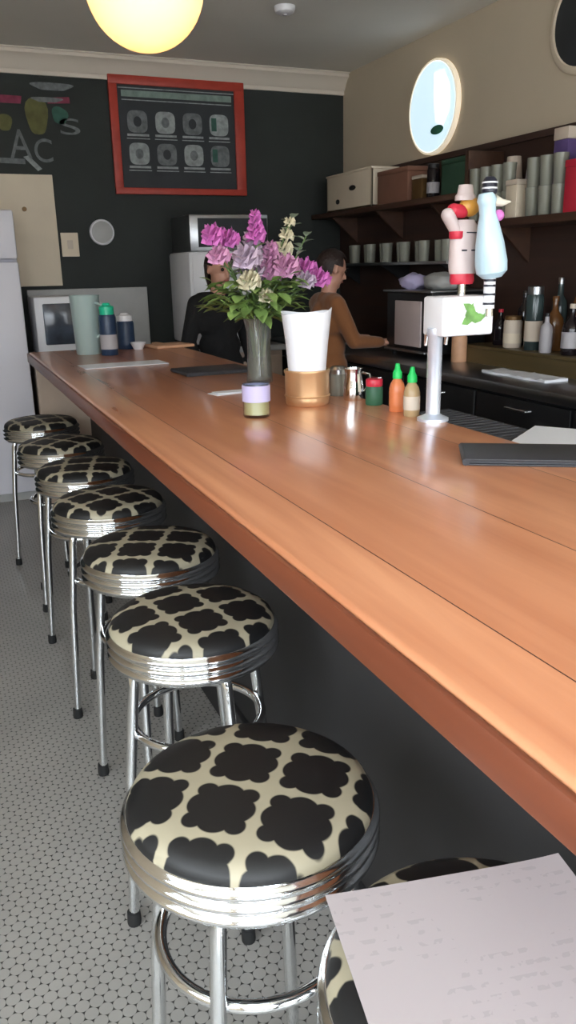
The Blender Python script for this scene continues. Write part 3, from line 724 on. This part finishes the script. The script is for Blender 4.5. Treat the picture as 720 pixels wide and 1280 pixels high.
# items on the back counter beyond the riser
bottle('tan cylinder canister under the tap box end', 2.78, 3.98, .045, .17, M['peach'], M['peach'], None, 'jar', .95, 'canister', 'canister')
t = thing('dinner_plate', 'white plate lying on the back counter by the dark machine', 'plate', (2.62, 5.3, .95))
B().lathe([(0, 0), (.07, 0), (.13, .018), (.132, .022), (.07, .008), (0, .008)], 32).build('plate', M['white'], t)
cm = thing('coffee_machine', 'black boxy coffee machine with a pale front sheet on back counter', 'coffee machine', (0, 0, 0))
B().box(2.66, 3.05, 4.1, 4.62, .98, 1.34, .01).build('body', M['black'], cm)
B().box(2.64, 3.07, 4.08, 4.64, 1.34, 1.352, .004).build('top_tray', M['steel'], cm)
B().box(2.648, 2.66, 4.2, 4.5, 1.02, 1.29, .004).build('front_sheet', M['palepink'], cm)
B().box(2.63, 2.66, 4.12, 4.6, .985, 1.0, .003).build('drip_tray', M['steel'], cm)
for x, y in [(2.7, 4.14), (2.7, 4.58), (3.0, 4.14), (3.0, 4.58)]: B().lathe([(0, .95), (.016, .95), (.016, .98), (0, .98)], 12, cx=x, cy=y).build('foot', M['rubber'], cm)
def lump(name, label, cat, c, s_, m, seed):
    b = B(); r = bmesh.ops.create_icosphere(b.bm, subdivisions=3, radius=1)
    for v in r['verts']:
        n_ = noise.noise(v.co * 2.2 + Vector((seed, 0, 0))) * .3
        v.co = Vector((v.co.x * s_[0] * (1 + n_), v.co.y * s_[1] * (1 + n_), max(-.8, v.co.z * (1 + n_)) * s_[2]))
    o = b.build(name, m, ang=80); o.location = (c[0], c[1], c[2] + .8 * s_[2]); tag(o, label, cat)
lump('plastic_bag', 'crumpled bluish grey bag on top of the coffee machine', 'bag', (2.78, 4.5, 1.353), (.08, .1, .055), M['lavender'], 1)
lump('plastic_bag', 'crumpled grey white bag on the coffee machine nearest the tap', 'bag', (2.8, 4.22, 1.353), (.1, .12, .055), M['backsplash'], 5)
# metal rack shelf low on the wall with grey glasses
rk = thing('rack_shelf', 'dull metal rack shelf on the dark panelling behind the workers', 'shelf', (0, 0, 0))
B().box(2.92, XR - .031, 4.35, 6.1, 1.5, 1.52, .003).build('board', M['steel'], rk)
for y in (4.45, 5.2, 5.95): B().prism([(2.94, 1.5), (XR - .031, 1.5), (XR - .031, 1.36)], y - .008, y + .008, Matrix(((1, 0, 0, 0), (0, 0, 1, 0), (0, 1, 0, 0), (0, 0, 0, 1)))).build('bracket', M['black'], rk, smooth=False)
g0 = None
def glassware(label, x, y, z, R=.035, h=.12, group='glasses', m='greyglass', stack=0):
    t = thing('drinking_glass', label, 'glass', (x, y, z), group=group)
    B().lathe([(0, 0), (R * .8, 0), (R * .84, .004), (R, h), (R * .94, h), (R * .76, .012), (0, .012)], 22).build('tumbler', M[m], t)
    return t
LBL = 'smoky glass tumbler standing on the low metal rack shelf'
g0 = glassware(LBL, 3.02, 4.5, 1.52, .04, .13, 'glasses on the metal rack shelf')
for q in range(1, 12): dup(g0, (3.0 + .05 * (q % 2), 4.5 + q * .12, 1.52), 0)

# upper shelves
sh = thing('wall_shelf', 'long brown wooden wall shelf carrying the white crate at the far end', 'shelf', (0, 0, 0))
B().box(2.9, XR - .031, 4.2, YB - .02, 1.865, 1.9, .004).build('board', M['shelfwood'], sh)
for y in (4.6, 5.3, 6.0): B().prism([(2.95, 1.865), (XR - .031, 1.865), (XR - .031, 1.68)], y - .012, y + .012, Matrix(((1, 0, 0, 0), (0, 0, 1, 0), (0, 1, 0, 0), (0, 0, 0, 1)))).build('bracket', M['shelfwood'], sh, smooth=False)
s2 = thing('wall_shelf', 'lower brown wooden wall shelf crowded with glassware on the right', 'shelf', (0, 0, 0))
B().box(2.88, XR - .031, 2.2, 4.2, 1.69, 1.73, .004).build('board', M['shelfwood'], s2)
B().box(2.92, XR - .031, 4.165, 4.2, 1.73, 2.12, .004).build('divider', M['shelfwood'], s2)
for y in (2.5, 3.2, 3.9): B().prism([(2.95, 1.69), (XR - .031, 1.69), (XR - .031, 1.5)], y - .012, y + .012, Matrix(((1, 0, 0, 0), (0, 0, 1, 0), (0, 1, 0, 0), (0, 0, 0, 1)))).build('bracket', M['shelfwood'], s2, smooth=False)
# far shelf goods
ct = thing('storage_crate', 'white crate with dark hand holes at far end of the shelf', 'crate', (0, 0, 1.9))
cb = B(); x0, x1, y0, y1, hh = 2.93, 3.15, 5.33, 6.05, .255
cb.box(x0, x1, y0, y1, 0, .015).box(x0, x0 + .015, y0, y1, .0, hh, .003).box(x1 - .015, x1, y0, y1, .0, hh, .003).box(x0, x1, y0, y0 + .015, 0, hh, .003).box(x0, x1, y1 - .015, y1, 0, hh, .003)
cb.build('crate_body', M['cream'], ct)
for y, z, w in ((5.62, .15, .05), (5.86, .07, .03)): B().lathe([(0, 0), (.018, 0), (.018, .003), (0, .003)], 20, mtx=Matrix.Translation((x0 - .003, y, z)) @ Matrix.Diagonal((1, w / .018, 1, 1)) @ Matrix.Rotation(PI / 2, 4, 'Y')).build('hand_hole', M['black'], ct)
B().box(x0 - .006, x1 + .004, y0 - .006, y1 + .006, hh - .004, hh + .012, .004).build('rim', M['cream'], ct)
def carton(name, label, cat, xx0, xx1, yy0, yy1, z, h, m, lidm=None):
    t = thing(name, label, cat, ((xx0 + xx1) / 2, (yy0 + yy1) / 2, z))
    a, c_ = (xx1 - xx0) / 2, (yy1 - yy0) / 2
    B().box(-a, a, -c_, c_, 0, h * .86, .003).build('box_body', m, t)
    B().box(-a - .003, a + .003, -c_ - .003, c_ + .003, h * .86, h, .004).build('lid', lidm or m, t)
carton('cardboard_box', 'brown cardboard box between white crate and bronze tin', 'box', 2.95, 3.14, 4.88, 5.28, 1.9, .22, M['card'])
carton('metal_tin', 'bronze tin on the shelf beside the brown cardboard box', 'tin', 2.96, 3.08, 4.72, 4.84, 1.9, .15, M['bronze'], M['label'])
carton('storage_box', 'dark green long carton on the shelf under the round sign', 'box', 2.98, 3.14, 4.23, 4.53, 1.9, .21, M['greenbox'])
bottle('dark bottle on the upper shelf left of the green carton', 2.98, 4.62, .04, .2, M['darkglass'], M['black'], M['greylabel'], 'jar', 1.9, 'storage_bottle')
# near shelf goods
carton('storage_box', 'purple and silver carton at right end of the glass shelf', 'box', 2.98, 3.12, 3.42, 3.52, 1.73, .41, M['purple'], M['label'])
carton('storage_box', 'cream box standing among the glasses on the lower shelf', 'box', 2.89, 2.96, 3.68, 3.77, 1.73, .19, M['cream'], M['label'])
carton('storage_box', 'red carton at the picture edge of the glass shelf', 'box', 2.9, 3.05, 3.22, 3.33, 1.73, .24, M['red'])
def cup_column(where, x, y, z, h, R=.05, m='label', n=4):
    """upturned cups stacked on one another, each a thing of its own"""
    names = ['lowest', 'second lowest', 'second highest', 'topmost']
    ch = h / (n - 1 + 1.6) * 1.6; st = h / (n - 1 + 1.6)
    first = None
    for q in range(n):
        lab = '%s cup of the %s' % (names[q], where)
        if first is None:
            first = thing('paper_cup', lab, 'cup', (x, y, z), group='nested cups on the glass shelf')
            B().lathe([(R * .95, 0), (R, 0), (R, .006), (R * .97, .012), (R * .76, ch), (0, ch), (0, ch - .004), (R * .73, ch - .004), (R * .94, .006), (R * .95, 0)], 24).build('cup_wall', M[m], first)
        else: dup(first, (x, y, z + q * st), 0, lab)
cup_column('pale column touching the wood divider', 3.06, 4.05, 1.73, .30)
cup_column('taller pale column beyond the cream box', 3.05, 3.92, 1.73, .33)
cup_column('grey column behind the cream box', 3.08, 3.78, 1.73, .28, .05, 'greylabel')
GL = 'clear grey tumbler on the lower glass shelf'
n_ = 0
gq = [(x, y) for x in (2.93, 3.03, 3.12) for y in [2.5 + .1 * i for i in range(17)]]
first = None
for x, y in gq:
    if (x < 2.99 and 3.66 < y < 3.8) or 3.2 < y < 3.36 and x < 3.08 or 3.38 < y < 3.56 and x > 2.95 or y > 3.7 and x > 2.99: continue
    for lv in range(2):
        g = glassware(GL, x, y, 1.73 + lv * .142, .038, .14, 'clear tumblers stacked on the glass shelf') if first is None else dup(first, (x, y, 1.73 + lv * .142))
        first = first or g
# ------------------------------------------------------------------ right wall mirror and plaque
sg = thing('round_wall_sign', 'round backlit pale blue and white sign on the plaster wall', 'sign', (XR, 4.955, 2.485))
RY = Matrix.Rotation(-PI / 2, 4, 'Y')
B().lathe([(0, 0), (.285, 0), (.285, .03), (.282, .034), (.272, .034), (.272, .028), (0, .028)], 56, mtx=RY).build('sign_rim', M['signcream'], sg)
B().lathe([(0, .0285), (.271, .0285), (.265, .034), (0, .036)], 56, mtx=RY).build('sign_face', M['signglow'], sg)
# painted reflections: a paler band across the face and a small green patch
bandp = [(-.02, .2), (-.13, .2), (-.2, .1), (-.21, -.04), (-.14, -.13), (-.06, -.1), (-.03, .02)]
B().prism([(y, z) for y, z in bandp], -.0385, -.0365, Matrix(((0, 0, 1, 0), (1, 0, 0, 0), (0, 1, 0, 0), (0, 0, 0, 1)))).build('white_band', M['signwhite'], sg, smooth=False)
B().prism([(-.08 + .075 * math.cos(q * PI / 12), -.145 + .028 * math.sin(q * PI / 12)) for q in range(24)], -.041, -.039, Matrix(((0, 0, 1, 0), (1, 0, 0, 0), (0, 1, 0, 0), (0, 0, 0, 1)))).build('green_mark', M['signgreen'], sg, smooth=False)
dk = thing('round_wall_plaque', 'dark round plaque with pale rim at the upper right picture corner', 'plaque', (XR, 3.6, 2.665))
B().lathe([(0, 0), (.25, 0), (.25, .02), (.235, .03), (.215, .03), (.212, .02), (0, .02)], 48, mtx=RY).build('plaque_rim', M['cream'], dk)
B().lathe([(0, .0205), (.211, .0205), (.2, .026), (0, .03)], 48, mtx=RY).build('plaque_face', M['slate'], dk)

# ------------------------------------------------------------------ back wall things
WY = Matrix(((1, 0, 0, 0), (0, 0, -1, 0), (0, 1, 0, 0), (0, 0, 0, 1)))   # local xy -> wall xz, thickness towards the room
def onwall(b, pts, z0, z1): return b.prism(pts, z0, z1, WY)
mb = thing('framed_menu_board', 'slate menu board in an orange red frame on the black wall', 'menu board', (1.835, YB, 2.435))
fw, fh, ft = 1.02 / 2, .79 / 2, .06
B().box(-fw, fw, -.035, -.001, fh - ft, fh, .004).box(-fw, fw, -.035, -.001, -fh, -fh + ft * .75, .004).box(-fw, -fw + ft, -.034, -.001, -fh, fh, .004).box(fw - ft * 1.3, fw, -.034, -.001, -fh, fh, .004).build('frame', M['redframe'], mb)
B().box(-fw + .03, fw - .03, -.02, -.002, -fh + .03, fh - .03).build('slate_panel', M['slate'], mb, smooth=False)
B().box(-.42, .41, -.0235, -.0205, .258, .30).build('header_strip', M['headergrey'], mb, smooth=False)
B().box(-.44, .43, -.0235, -.0205, .312, .318).box(-.42, .41, -.0235, -.0205, .235, .241).build('header_rule', M['chalk'], mb, smooth=False)
for r_ in range(2):
    for c_ in range(4):
        cx = -.315 + c_ * .207; cz = .085 - r_ * .215
        pm = M['chalk'] if (r_ + c_) % 2 else M['chalkdim']
        w = .074
        pts = [(cx + w * (1 if abs(math.cos(a)) > .92 else 1) * math.copysign(abs(math.cos(a)) ** .55, math.cos(a)), cz + .074 * math.copysign(abs(math.sin(a)) ** .55, math.sin(a)) + .012) for a in [2 * PI * q / 28 for q in range(28)]]
        pic = onwall(B(), pts, .0205, .0225).build('drink_picture', pm, mb, smooth=False)
        if c_ == 3: onwall(B(), [(cx - .06, cz - .03), (cx - .02, cz - .03), (cx - .02, cz + .06), (cx - .06, cz + .06)], .0226, .0235).build('tint', M['chalkteal'], pic, smooth=False)
        else: onwall(B(), [(cx - .03 + .03 * math.cos(q * PI / 8) + .03, cz + .012 + .035 * math.sin(q * PI / 8)) for q in range(16)], .0226, .0232).build('tint', M['chalkdim'] if pm == M['chalk'] else M['slate'], pic, smooth=False)
        B().box(cx - .08, cx + .08, -.0225, -.0205, cz - .085, cz - .07).box(cx - .085, cx + .085, -.0225, -.0205, cz - .104, cz - .098).build('caption', M['chalk'], mb, smooth=False)
# chalk mural
mu = thing('chalk_mural', 'colourful chalk drawing with grey letters high on the black wall', 'mural', (0, YB, 0))
def blob(cx, cz, a, b_, n=20, wob=.12, ph=0):
    return [(cx + a * math.cos(2 * PI * q / n) * (1 + wob * math.sin(3 * 2 * PI * q / n + ph)), cz + b_ * math.sin(2 * PI * q / n) * (1 + wob * math.cos(2 * 2 * PI * q / n + ph))) for q in range(n)]
onwall(B(), [(.3, 2.612), (.72, 2.612), (.73, 2.66), (.3, 2.665)], .001, .003).build('pink_stripe', M['chalkpink'], mu, smooth=False)
onwall(B(), blob(.82, 2.54, .075, .135), .001, .003).build('olive_bottle', M['chalkgreen'], mu, smooth=False)
onwall(B(), blob(.975, 2.55, .055, .06, ph=1), .001, .003).build('teal_shape', M['chalkteal'], mu, smooth=False)
onwall(B(), [(.9, 2.622), (1.055, 2.63), (1.05, 2.67), (.92, 2.66)], .001, .003).build('pink_patch', M['chalkpink'], mu, smooth=False)
onwall(B(), blob(.94, 2.73, .135, .03, 30, .2), .001, .003).build('scroll', M['chalkdim'], mu, smooth=False)
onwall(B(), blob(.9, 2.645, .1, .02, 30, .2), .0031, .004).build('scroll', M['chalkdim'], mu, smooth=False)
onwall(B(), blob(.6, 2.49, .05, .06), .001, .003).build('olive_leaf', M['chalkgreen'], mu, smooth=False)
def wtext(body, x, z, sx, sz, m=None):
    text_mesh('letter', body, 1.0, m, mu, Matrix(((sx, 0, 0, x), (0, 0, -.5, -.002), (0, sz, 0, z), (0, 0, 0, 1))))
wtext('S', .955, 2.43, .36, .15, M['chalkdim']); wtext('A', .615, 2.265, .22, .27, M['chalkdim']); wtext('C', .77, 2.245, .2, .22, M['chalkdim'])
onwall(B(), [(.54, 2.232), (.71, 2.228), (.71, 2.262), (.54, 2.266)], .001, .003).build('underline', M['chalkdim'], mu, smooth=False)
onwall(B(), [(.70, 2.275), (.735, 2.285), (.82, 2.2), (.79, 2.185)], .001, .003).build('swash', M['chalk'], mu, smooth=False)
# cream panel, switch plate, round plate
cp = thing('wall_panel_board', 'tall cream panel on the black wall above the white refrigerator', 'panel', (0, YB, 0))
B().box(.05, .88, -.03, -.001, 1.405, 2.16, .004).build('board', M['cream'], cp)
B().lathe([(0, 0), (.016, 0), (.016, .012), (0, .012)], 14, mtx=Matrix.Translation((.665, -.03, 1.93)) @ Matrix.Rotation(PI / 2, 4, 'X')).build('knob', M['bronze'], cp)
sw = thing('switch_plate', 'small square cream plate on the black wall right of cream panel', 'switch plate', (.962, YB, 1.69))
B().box(-.062, .062, -.012, -.001, -.083, .083, .004).build('plate', M['cream'], sw)
B().box(-.02, .02, -.016, -.0122, -.03, .03, .002).build('rocker', M['label'], sw)
ck = thing('wall_clock', 'small round white clock on the black wall under the menu board', 'clock', (1.2, YB, 1.775))
RX = Matrix.Rotation(PI / 2, 4, 'X')
B().lathe([(0, 0.001), (.086, .001), (.092, .012), (.088, .03), (.08, .034), (.078, .026), (0, .026)], 40, mtx=RX).build('case', M['white'], ck)
B().lathe([(0, .0262), (.077, .0262), (.07, .029), (0, .031)], 40, mtx=RX).build('face', M['backsplash'], ck)
# refrigerator
fr = thing('refrigerator', 'white two door refrigerator at the left edge of the picture', 'refrigerator', (.16, 5.92, 0))
B().box(-.36, .36, -.27, .31, .04, 1.88, .012).build('cabinet', M['appl'], fr)
fd = B().box(-.36, .36, -.34, -.275, 1.585, 1.88, .014).build('freezer_door', M['appl'], fr)
rd = B().box(-.36, .36, -.34, -.275, .06, 1.57, .014).build('door', M['appl'], fr)
B().tube([(-.3, -.34, 1.62), (-.3, -.385, 1.63), (-.3, -.385, 1.78), (-.3, -.34, 1.79)], .011, 8).build('handle', M['white'], fd)
B().tube([(-.3, -.34, 1.15), (-.3, -.385, 1.17), (-.3, -.385, 1.5), (-.3, -.34, 1.52)], .011, 8).build('handle', M['white'], rd)
B().box(-.34, .34, -.3, -.25, .0, .06).build('kick_plate', M['backsplash'], fr, smooth=False)
# end counter along the back wall, with a pale upstand
ec = thing('end_counter', 'light grey topped counter along the black back wall', 'counter', (0, 0, 0))
B().box(.56, 2.42, 5.72, YB - .016, .9, .94, .005).build('worktop', M['backsplash'], ec)
B().box(.58, 2.4, 5.76, YB - .016, 0, .9).build('carcass', M['beige'], ec, smooth=False)
for q in range(3): B().box(.6 + q * .6, 1.18 + q * .6, 5.745, 5.76, .1, .86, .003).build('door', M['beige'], ec)
tag(B().box(.62, 1.5, YB - .05, YB - .016, .941, 1.38, .004).build('backsplash_panel', M['backsplash'], smooth=False), 'pale grey backsplash panel behind the microwave on the black wall', 'backsplash')
mw = thing('microwave_oven', 'white microwave oven with dark door on the grey end counter', 'microwave', (.8, 6.0, .94))
B().box(-.19, .19, -.18, .2, .012, .40, .012).build('cabinet', M['white'], mw)
dd = B().box(-.135, .105, -.196, -.181, .08, .355, .008).build('door', M['screen'], mw)
B().tube([(.085, -.196, .12), (.085, -.22, .125), (.085, -.22, .31), (.085, -.196, .315)], .006, 8).build('handle', M['steel'], dd)
B().box(.115, .175, -.19, -.181, .08, .355, .004).build('control_panel', M['backsplash'], mw)
for x in (-.15, .15):
    for y in (-.14, .16): B().lathe([(0, 0), (.015, 0), (.015, .012), (0, .012)], 10, cx=x, cy=y).build('foot', M['rubber'], mw)
# white tall dispenser
wd = thing('beverage_dispenser', 'tall white drinks dispenser with dark glass header behind the flowers', 'dispenser', (2.0, 6.0, .94))
B().box(-.31, .31, -.26, .27, .03, .68, .02).build('cabinet', M['white'], wd)
B().box(-.285, .285, -.268, -.261, .09, .66, .003).build('front_panel', M['white'], wd)
B().box(-.285, .31, -.24, .25, .68, .93, .008).build('header', M['steel'], wd)
B().box(-.225, .30, -.246, -.241, .71, .905, .002).build('header_glass', M['slate'], wd)
for x in (-.2, .2): B().tube([(x, -.268, .3), (x, -.31, .3), (x, -.315, .26)], .014, 10).build('spigot', M['steel'], wd)
B().box(-.29, .29, -.25, .25, .0, .03).build('base', M['black'], wd, smooth=False)
# ------------------------------------------------------------------ globe lamp, detector
gl = thing('pendant_globe_lamp', 'glowing warm opal globe lamp hanging from the ceiling', 'lamp', (.703, 2.7, 2.318))
B().ball((0, 0, 0), .178, 48).build('globe', M['globe'], gl, ang=180)
B().lathe([(0, .165), (.06, .165), (.062, .2), (.045, .215), (.012, .225), (.012, ZC - 2.318 - .03), (.06, ZC - 2.318 - .028), (.065, ZC - 2.318), (0, ZC - 2.318)], 28).build('stem', M['bronze'], gl)
sd = thing('smoke_detector', 'small white smoke detector on the ceiling', 'smoke detector', (2.08, 4.84, ZC))
B().lathe([(0, -.04), (.035, -.04), (.055, -.03), (.062, -.012), (.062, 0), (0, 0)], 28).build('case', M['white'], sd)
B().lathe([(0, -.046), (.012, -.046), (.014, -.04), (0, -.04)], 14).build('sensor', M['greylabel'], sd)

# ------------------------------------------------------------------ people
def person(label, loc, rz, H, shirt, elbows, wrists, look=0.0, hair_long=False, pants='denim'):
    t = thing('person', label, 'person', loc, rz)
    s = H / 1.65
    def P(x, y, z): return Vector((x * s, y * s, z * s))
    hip, chest, neck0, neck1 = P(0, 0, .90), P(0, .005, 1.2), P(0, .0, 1.37), P(0, .02, 1.45)
    hc = P(0, .035, 1.545)
    b = B()
    tors = [(P(-.055, 0, .92), .105 * s, P(.055, 0, .92), .105 * s), (P(-.045, 0, 1.05), .095 * s, P(.045, 0, 1.05), .095 * s), (P(-.075, 0, 1.22), .1 * s, P(.075, 0, 1.22), .1 * s), (P(-.12, -.005, 1.335), .058 * s, P(.12, -.005, 1.335), .058 * s)]
    links = [(P(0, 0, .92), .11 * s, P(0, 0, 1.05), .105 * s), (P(0, 0, 1.05), .105 * s, P(0, 0, 1.25), .11 * s), (P(0, 0, 1.25), .11 * s, P(0, -.005, 1.35), .06 * s)]
    for a in tors + links: b.limb(*a)
    b.limb(neck0, .055 * s, neck1, .05 * s)
    arms = []; legs = []
    for i, sd_ in enumerate((-1, 1)):
        shd = P(sd_ * .165, -.005, 1.325); el = P(*elbows[i]); wr = P(*wrists[i])
        arms.append((shd, .052 * s, el, .04 * s)); arms.append((el, .039 * s, wr, .027 * s))
        hipj, kn, an = P(sd_ * .085, 0, .87), P(sd_ * .09, .02, .47), P(sd_ * .09, -.01, .085)
        legs.append((hipj, .085 * s, kn, .056 * s)); legs.append((kn, .055 * s, an, .036 * s))
        # hand: palm, four unequal bent fingers, thumb
        dv = (wr - el).normalized(); down = Vector((0, 0, -1)); side = dv.cross(down).normalized() * sd_ * 1
        pc = wr + dv * .05 * s
        b.limb(wr, .025 * s, pc + dv * .02 * s, .028 * s)
        for f_, (off, L) in enumerate([(-.027, .062), (-.009, .072), (.009, .067), (.026, .052)]):
            r0 = pc + dv * .03 * s + side * off * s
            r1 = r0 + (dv * .8 + down * .35).normalized() * L * .5 * s
            r2 = r1 + (dv * .3 + down * .9).normalized() * L * .5 * s
            b.limb(r0, .0095 * s, r1, .0088 * s, 8); b.limb(r1, .0088 * s, r2, .0078 * s, 8)
        th0 = wr + dv * .025 * s - side * .024 * s; th1 = th0 + (dv * .6 - side * .7 + down * .2).normalized() * .035 * s
        th2 = th1 + (dv * .8 + down * .5).normalized() * .03 * s
        b.limb(th0, .012 * s, th1, .0105 * s, 8); b.limb(th1, .0105 * s, th2, .009 * s, 8)
    for a in arms + legs: b.limb(*a)
    # head: cranium, jaw, nose, ears, brow; turned and tipped by `look`
    HR = Matrix.Translation(hc) @ Matrix.Rotation(-look, 4, 'X')
    b.ball((0, -.008 * s, .025 * s), .088 * s, 24, (.9, 1.08, 1.0), HR)
    b.ball((0, .025 * s, -.045 * s), .062 * s, 20, (.92, .98, 1.1), HR)
    b.tube([(0, .083 * s, .012 * s), (0, .1 * s, -.016 * s), (0, .107 * s, -.026 * s), (0, .085 * s, -.034 * s)], [.008 * s, .011 * s, .014 * s, .01 * s], 10, mtx=HR)
    for sd_ in (-1, 1):
        b.ball((sd_ * .081 * s, -.005 * s, -.008 * s), .026 * s, 12, (.35, .7, 1.15), HR)
        b.ball((sd_ * .032 * s, .072 * s, .024 * s), .018 * s, 10, (1.3, .6, .5), HR)
    b.ball((0, .078 * s, -.056 * s), .02 * s, 10, (1.2, .55, .6), HR)
    b.ball((0, .07 * s, -.092 * s), .02 * s, 10, (1, .8, .8), HR)
    b.limb(neck1, .05 * s, HR @ Vector((0, -.01 * s, -.05 * s)), .05 * s)
    remeshed(b, 'body', M['skin'], t, .0085, 3)
    # clothes follow the body
    c = B(); g_ = .011 * s
    for a in tors + links: c.limb(a[0], a[1] + g_, a[2], a[3] + g_)
    c.limb(P(-.1, 0, .88), .075 * s, P(.1, 0, .88), .075 * s)
    for j, a in enumerate(arms):
        e = a[2] if j % 2 == 0 else a[0].lerp(a[2], .93)
        c.limb(a[0], a[1] + g_, e, a[3] + g_)
    remeshed(c, 'shirt', M[shirt], t, .011, 3)
    p_ = B()
    p_.limb(P(-.06, 0, .89), .112 * s, P(.06, 0, .89), .112 * s)
    for a in legs: p_.limb(a[0], a[1] + g_ * 1.3, a[2], a[3] + g_ * 1.6)
    remeshed(p_, 'trousers', M[pants], t, .012, 3)
    for sd_ in (-1, 1):
        B().ball((sd_ * .09 * s, .05 * s, .035), .05, 16, (.9, 2.3, .68)).build('shoe', M['black'], t)
        e = B().ball((sd_ * .031 * s, .0835 * s, .013 * s), .0115 * s, 12, mtx=HR).build('eye', M['eye'], t)
        B().box((sd_ * .031 - .018) * s, (sd_ * .031 + .018) * s, .083 * s, .092 * s, .032 * s, .038 * s, .002, HR).build('eyebrow', M['hair'], t)
    B().ball((0, .089 * s, -.056 * s), .013 * s, 12, (1.7, .4, .5), HR).build('mouth', M['lip'], t)
    h_ = B()
    res = bmesh.ops.create_uvsphere(h_.bm, u_segments=32, v_segments=20, radius=1)
    kill = []
    for v in res['verts']:
        co = v.co.copy()
        if (co.y > .42 and co.z < .52) or (co.y > -.05 and co.z < -.1) or co.z < (-.95 if hair_long else -.62): kill.append(v); continue
        r_ = .101 * s * (1 + .035 * noise.noise(co * 5))
        low = max(0, -co.z)
        v.co = HR @ Vector((co.x * r_ * (.93 + .1 * low), co.y * r_ * 1.1 - .01 * s, co.z * r_ * (1.05 + (1.0 if hair_long else .15) * low) + .028 * s))
    bmesh.ops.delete(h_.bm, geom=kill, context='VERTS')
    bmesh.ops.solidify(h_.bm, geom=list(h_.bm.faces), thickness=.012 * s)
    h_.build('hair', M['hair'], t)
    return t
person('dark haired person in a caramel brown top working at the back counter', (2.315, 4.78, 0), -PI / 2 - .05, 1.58, 'brownshirt',
       [(-.22, .07, 1.1), (.21, .1, 1.09)], [(-.16, .30, 1.08), (.15, .33, 1.07)], .3)
person('dark haired person dressed in black standing behind the flowers', (1.69, 5.12, 0), PI + .25, 1.6, 'blackcloth',
       [(-.235, -.02, 1.08), (.235, -.02, 1.08)], [(-.2, .12, .86), (.2, .12, .86)], .2, True, 'blackcloth')

# ------------------------------------------------------------------ light
w = bpy.data.worlds.new('overcast_sky'); sc.world = w; w.use_nodes = True; nt = w.node_tree
bg = nt.nodes['Background']; bg.inputs['Strength'].default_value = 17.0
tc = nt.nodes.new('ShaderNodeTexCoord'); sx = nt.nodes.new('ShaderNodeSeparateXYZ'); nt.links.new(tc.outputs['Generated'], sx.inputs[0])
rp = nt.nodes.new('ShaderNodeValToRGB'); e = rp.color_ramp.elements
e[0].position = .0; e[0].color = (.35, .35, .36, 1); e[1].position = .25; e[1].color = (.9, .95, 1.0, 1)
nt.links.new(sx.outputs[2], rp.inputs['Fac']); nt.links.new(rp.outputs[0], bg.inputs['Color'])
for (x0, x1, z0, z1) in wins + [(DX0, DX1, .2, DZ1)]:
    l = bpy.data.lights.new('window_daylight', 'AREA'); l.shape = 'RECTANGLE'; l.size = x1 - x0; l.size_y = z1 - z0
    l.cycles.is_portal = True
    o = bpy.data.objects.new('window_daylight', l); C.objects.link(o)
    o.location = ((x0 + x1) / 2, YF - .16, (z0 + z1) / 2); o.rotation_euler = (PI / 2, 0, 0)

l = bpy.data.lights.new('window_daylight', 'AREA'); l.shape = 'RECTANGLE'; l.size = LY1 - LY0; l.size_y = LZ1 - LZ0; l.cycles.is_portal = True  # portal for the added left window
o = bpy.data.objects.new('window_daylight', l); C.objects.link(o)
o.location = (XL - .11, (LY0 + LY1) / 2, (LZ0 + LZ1) / 2); o.rotation_euler = (PI / 2, 0, -PI / 2)
# ------------------------------------------------------------------ camera
cam = bpy.data.cameras.new('camera'); co = bpy.data.objects.new('camera', cam); C.objects.link(co)
cam.sensor_fit = 'VERTICAL'; cam.sensor_height = 36; cam.lens = 36 * 1000 / 1280; cam.clip_start = .02
PT, YW, RL = math.radians(17), math.radians(22.8), math.radians(1.2)
fwd = Vector((math.sin(YW) * math.cos(PT), math.cos(YW) * math.cos(PT), -math.sin(PT)))
rt = Vector((math.cos(YW), -math.sin(YW), 0)); up = rt.cross(fwd)
r2 = rt * math.cos(RL) - up * math.sin(RL); u2 = up * math.cos(RL) + rt * math.sin(RL)
co.matrix_world = Matrix((( r2.x, u2.x, -fwd.x, 0), (r2.y, u2.y, -fwd.y, 0), (r2.z, u2.z, -fwd.z, 1.5), (0, 0, 0, 1)))
sc.camera = co
vs_ = sc.view_settings; vs_.view_transform = 'Standard'; vs_.look = 'None'; vs_.exposure = 0.0; vs_.gamma = 1; vs_.use_curve_mapping = False
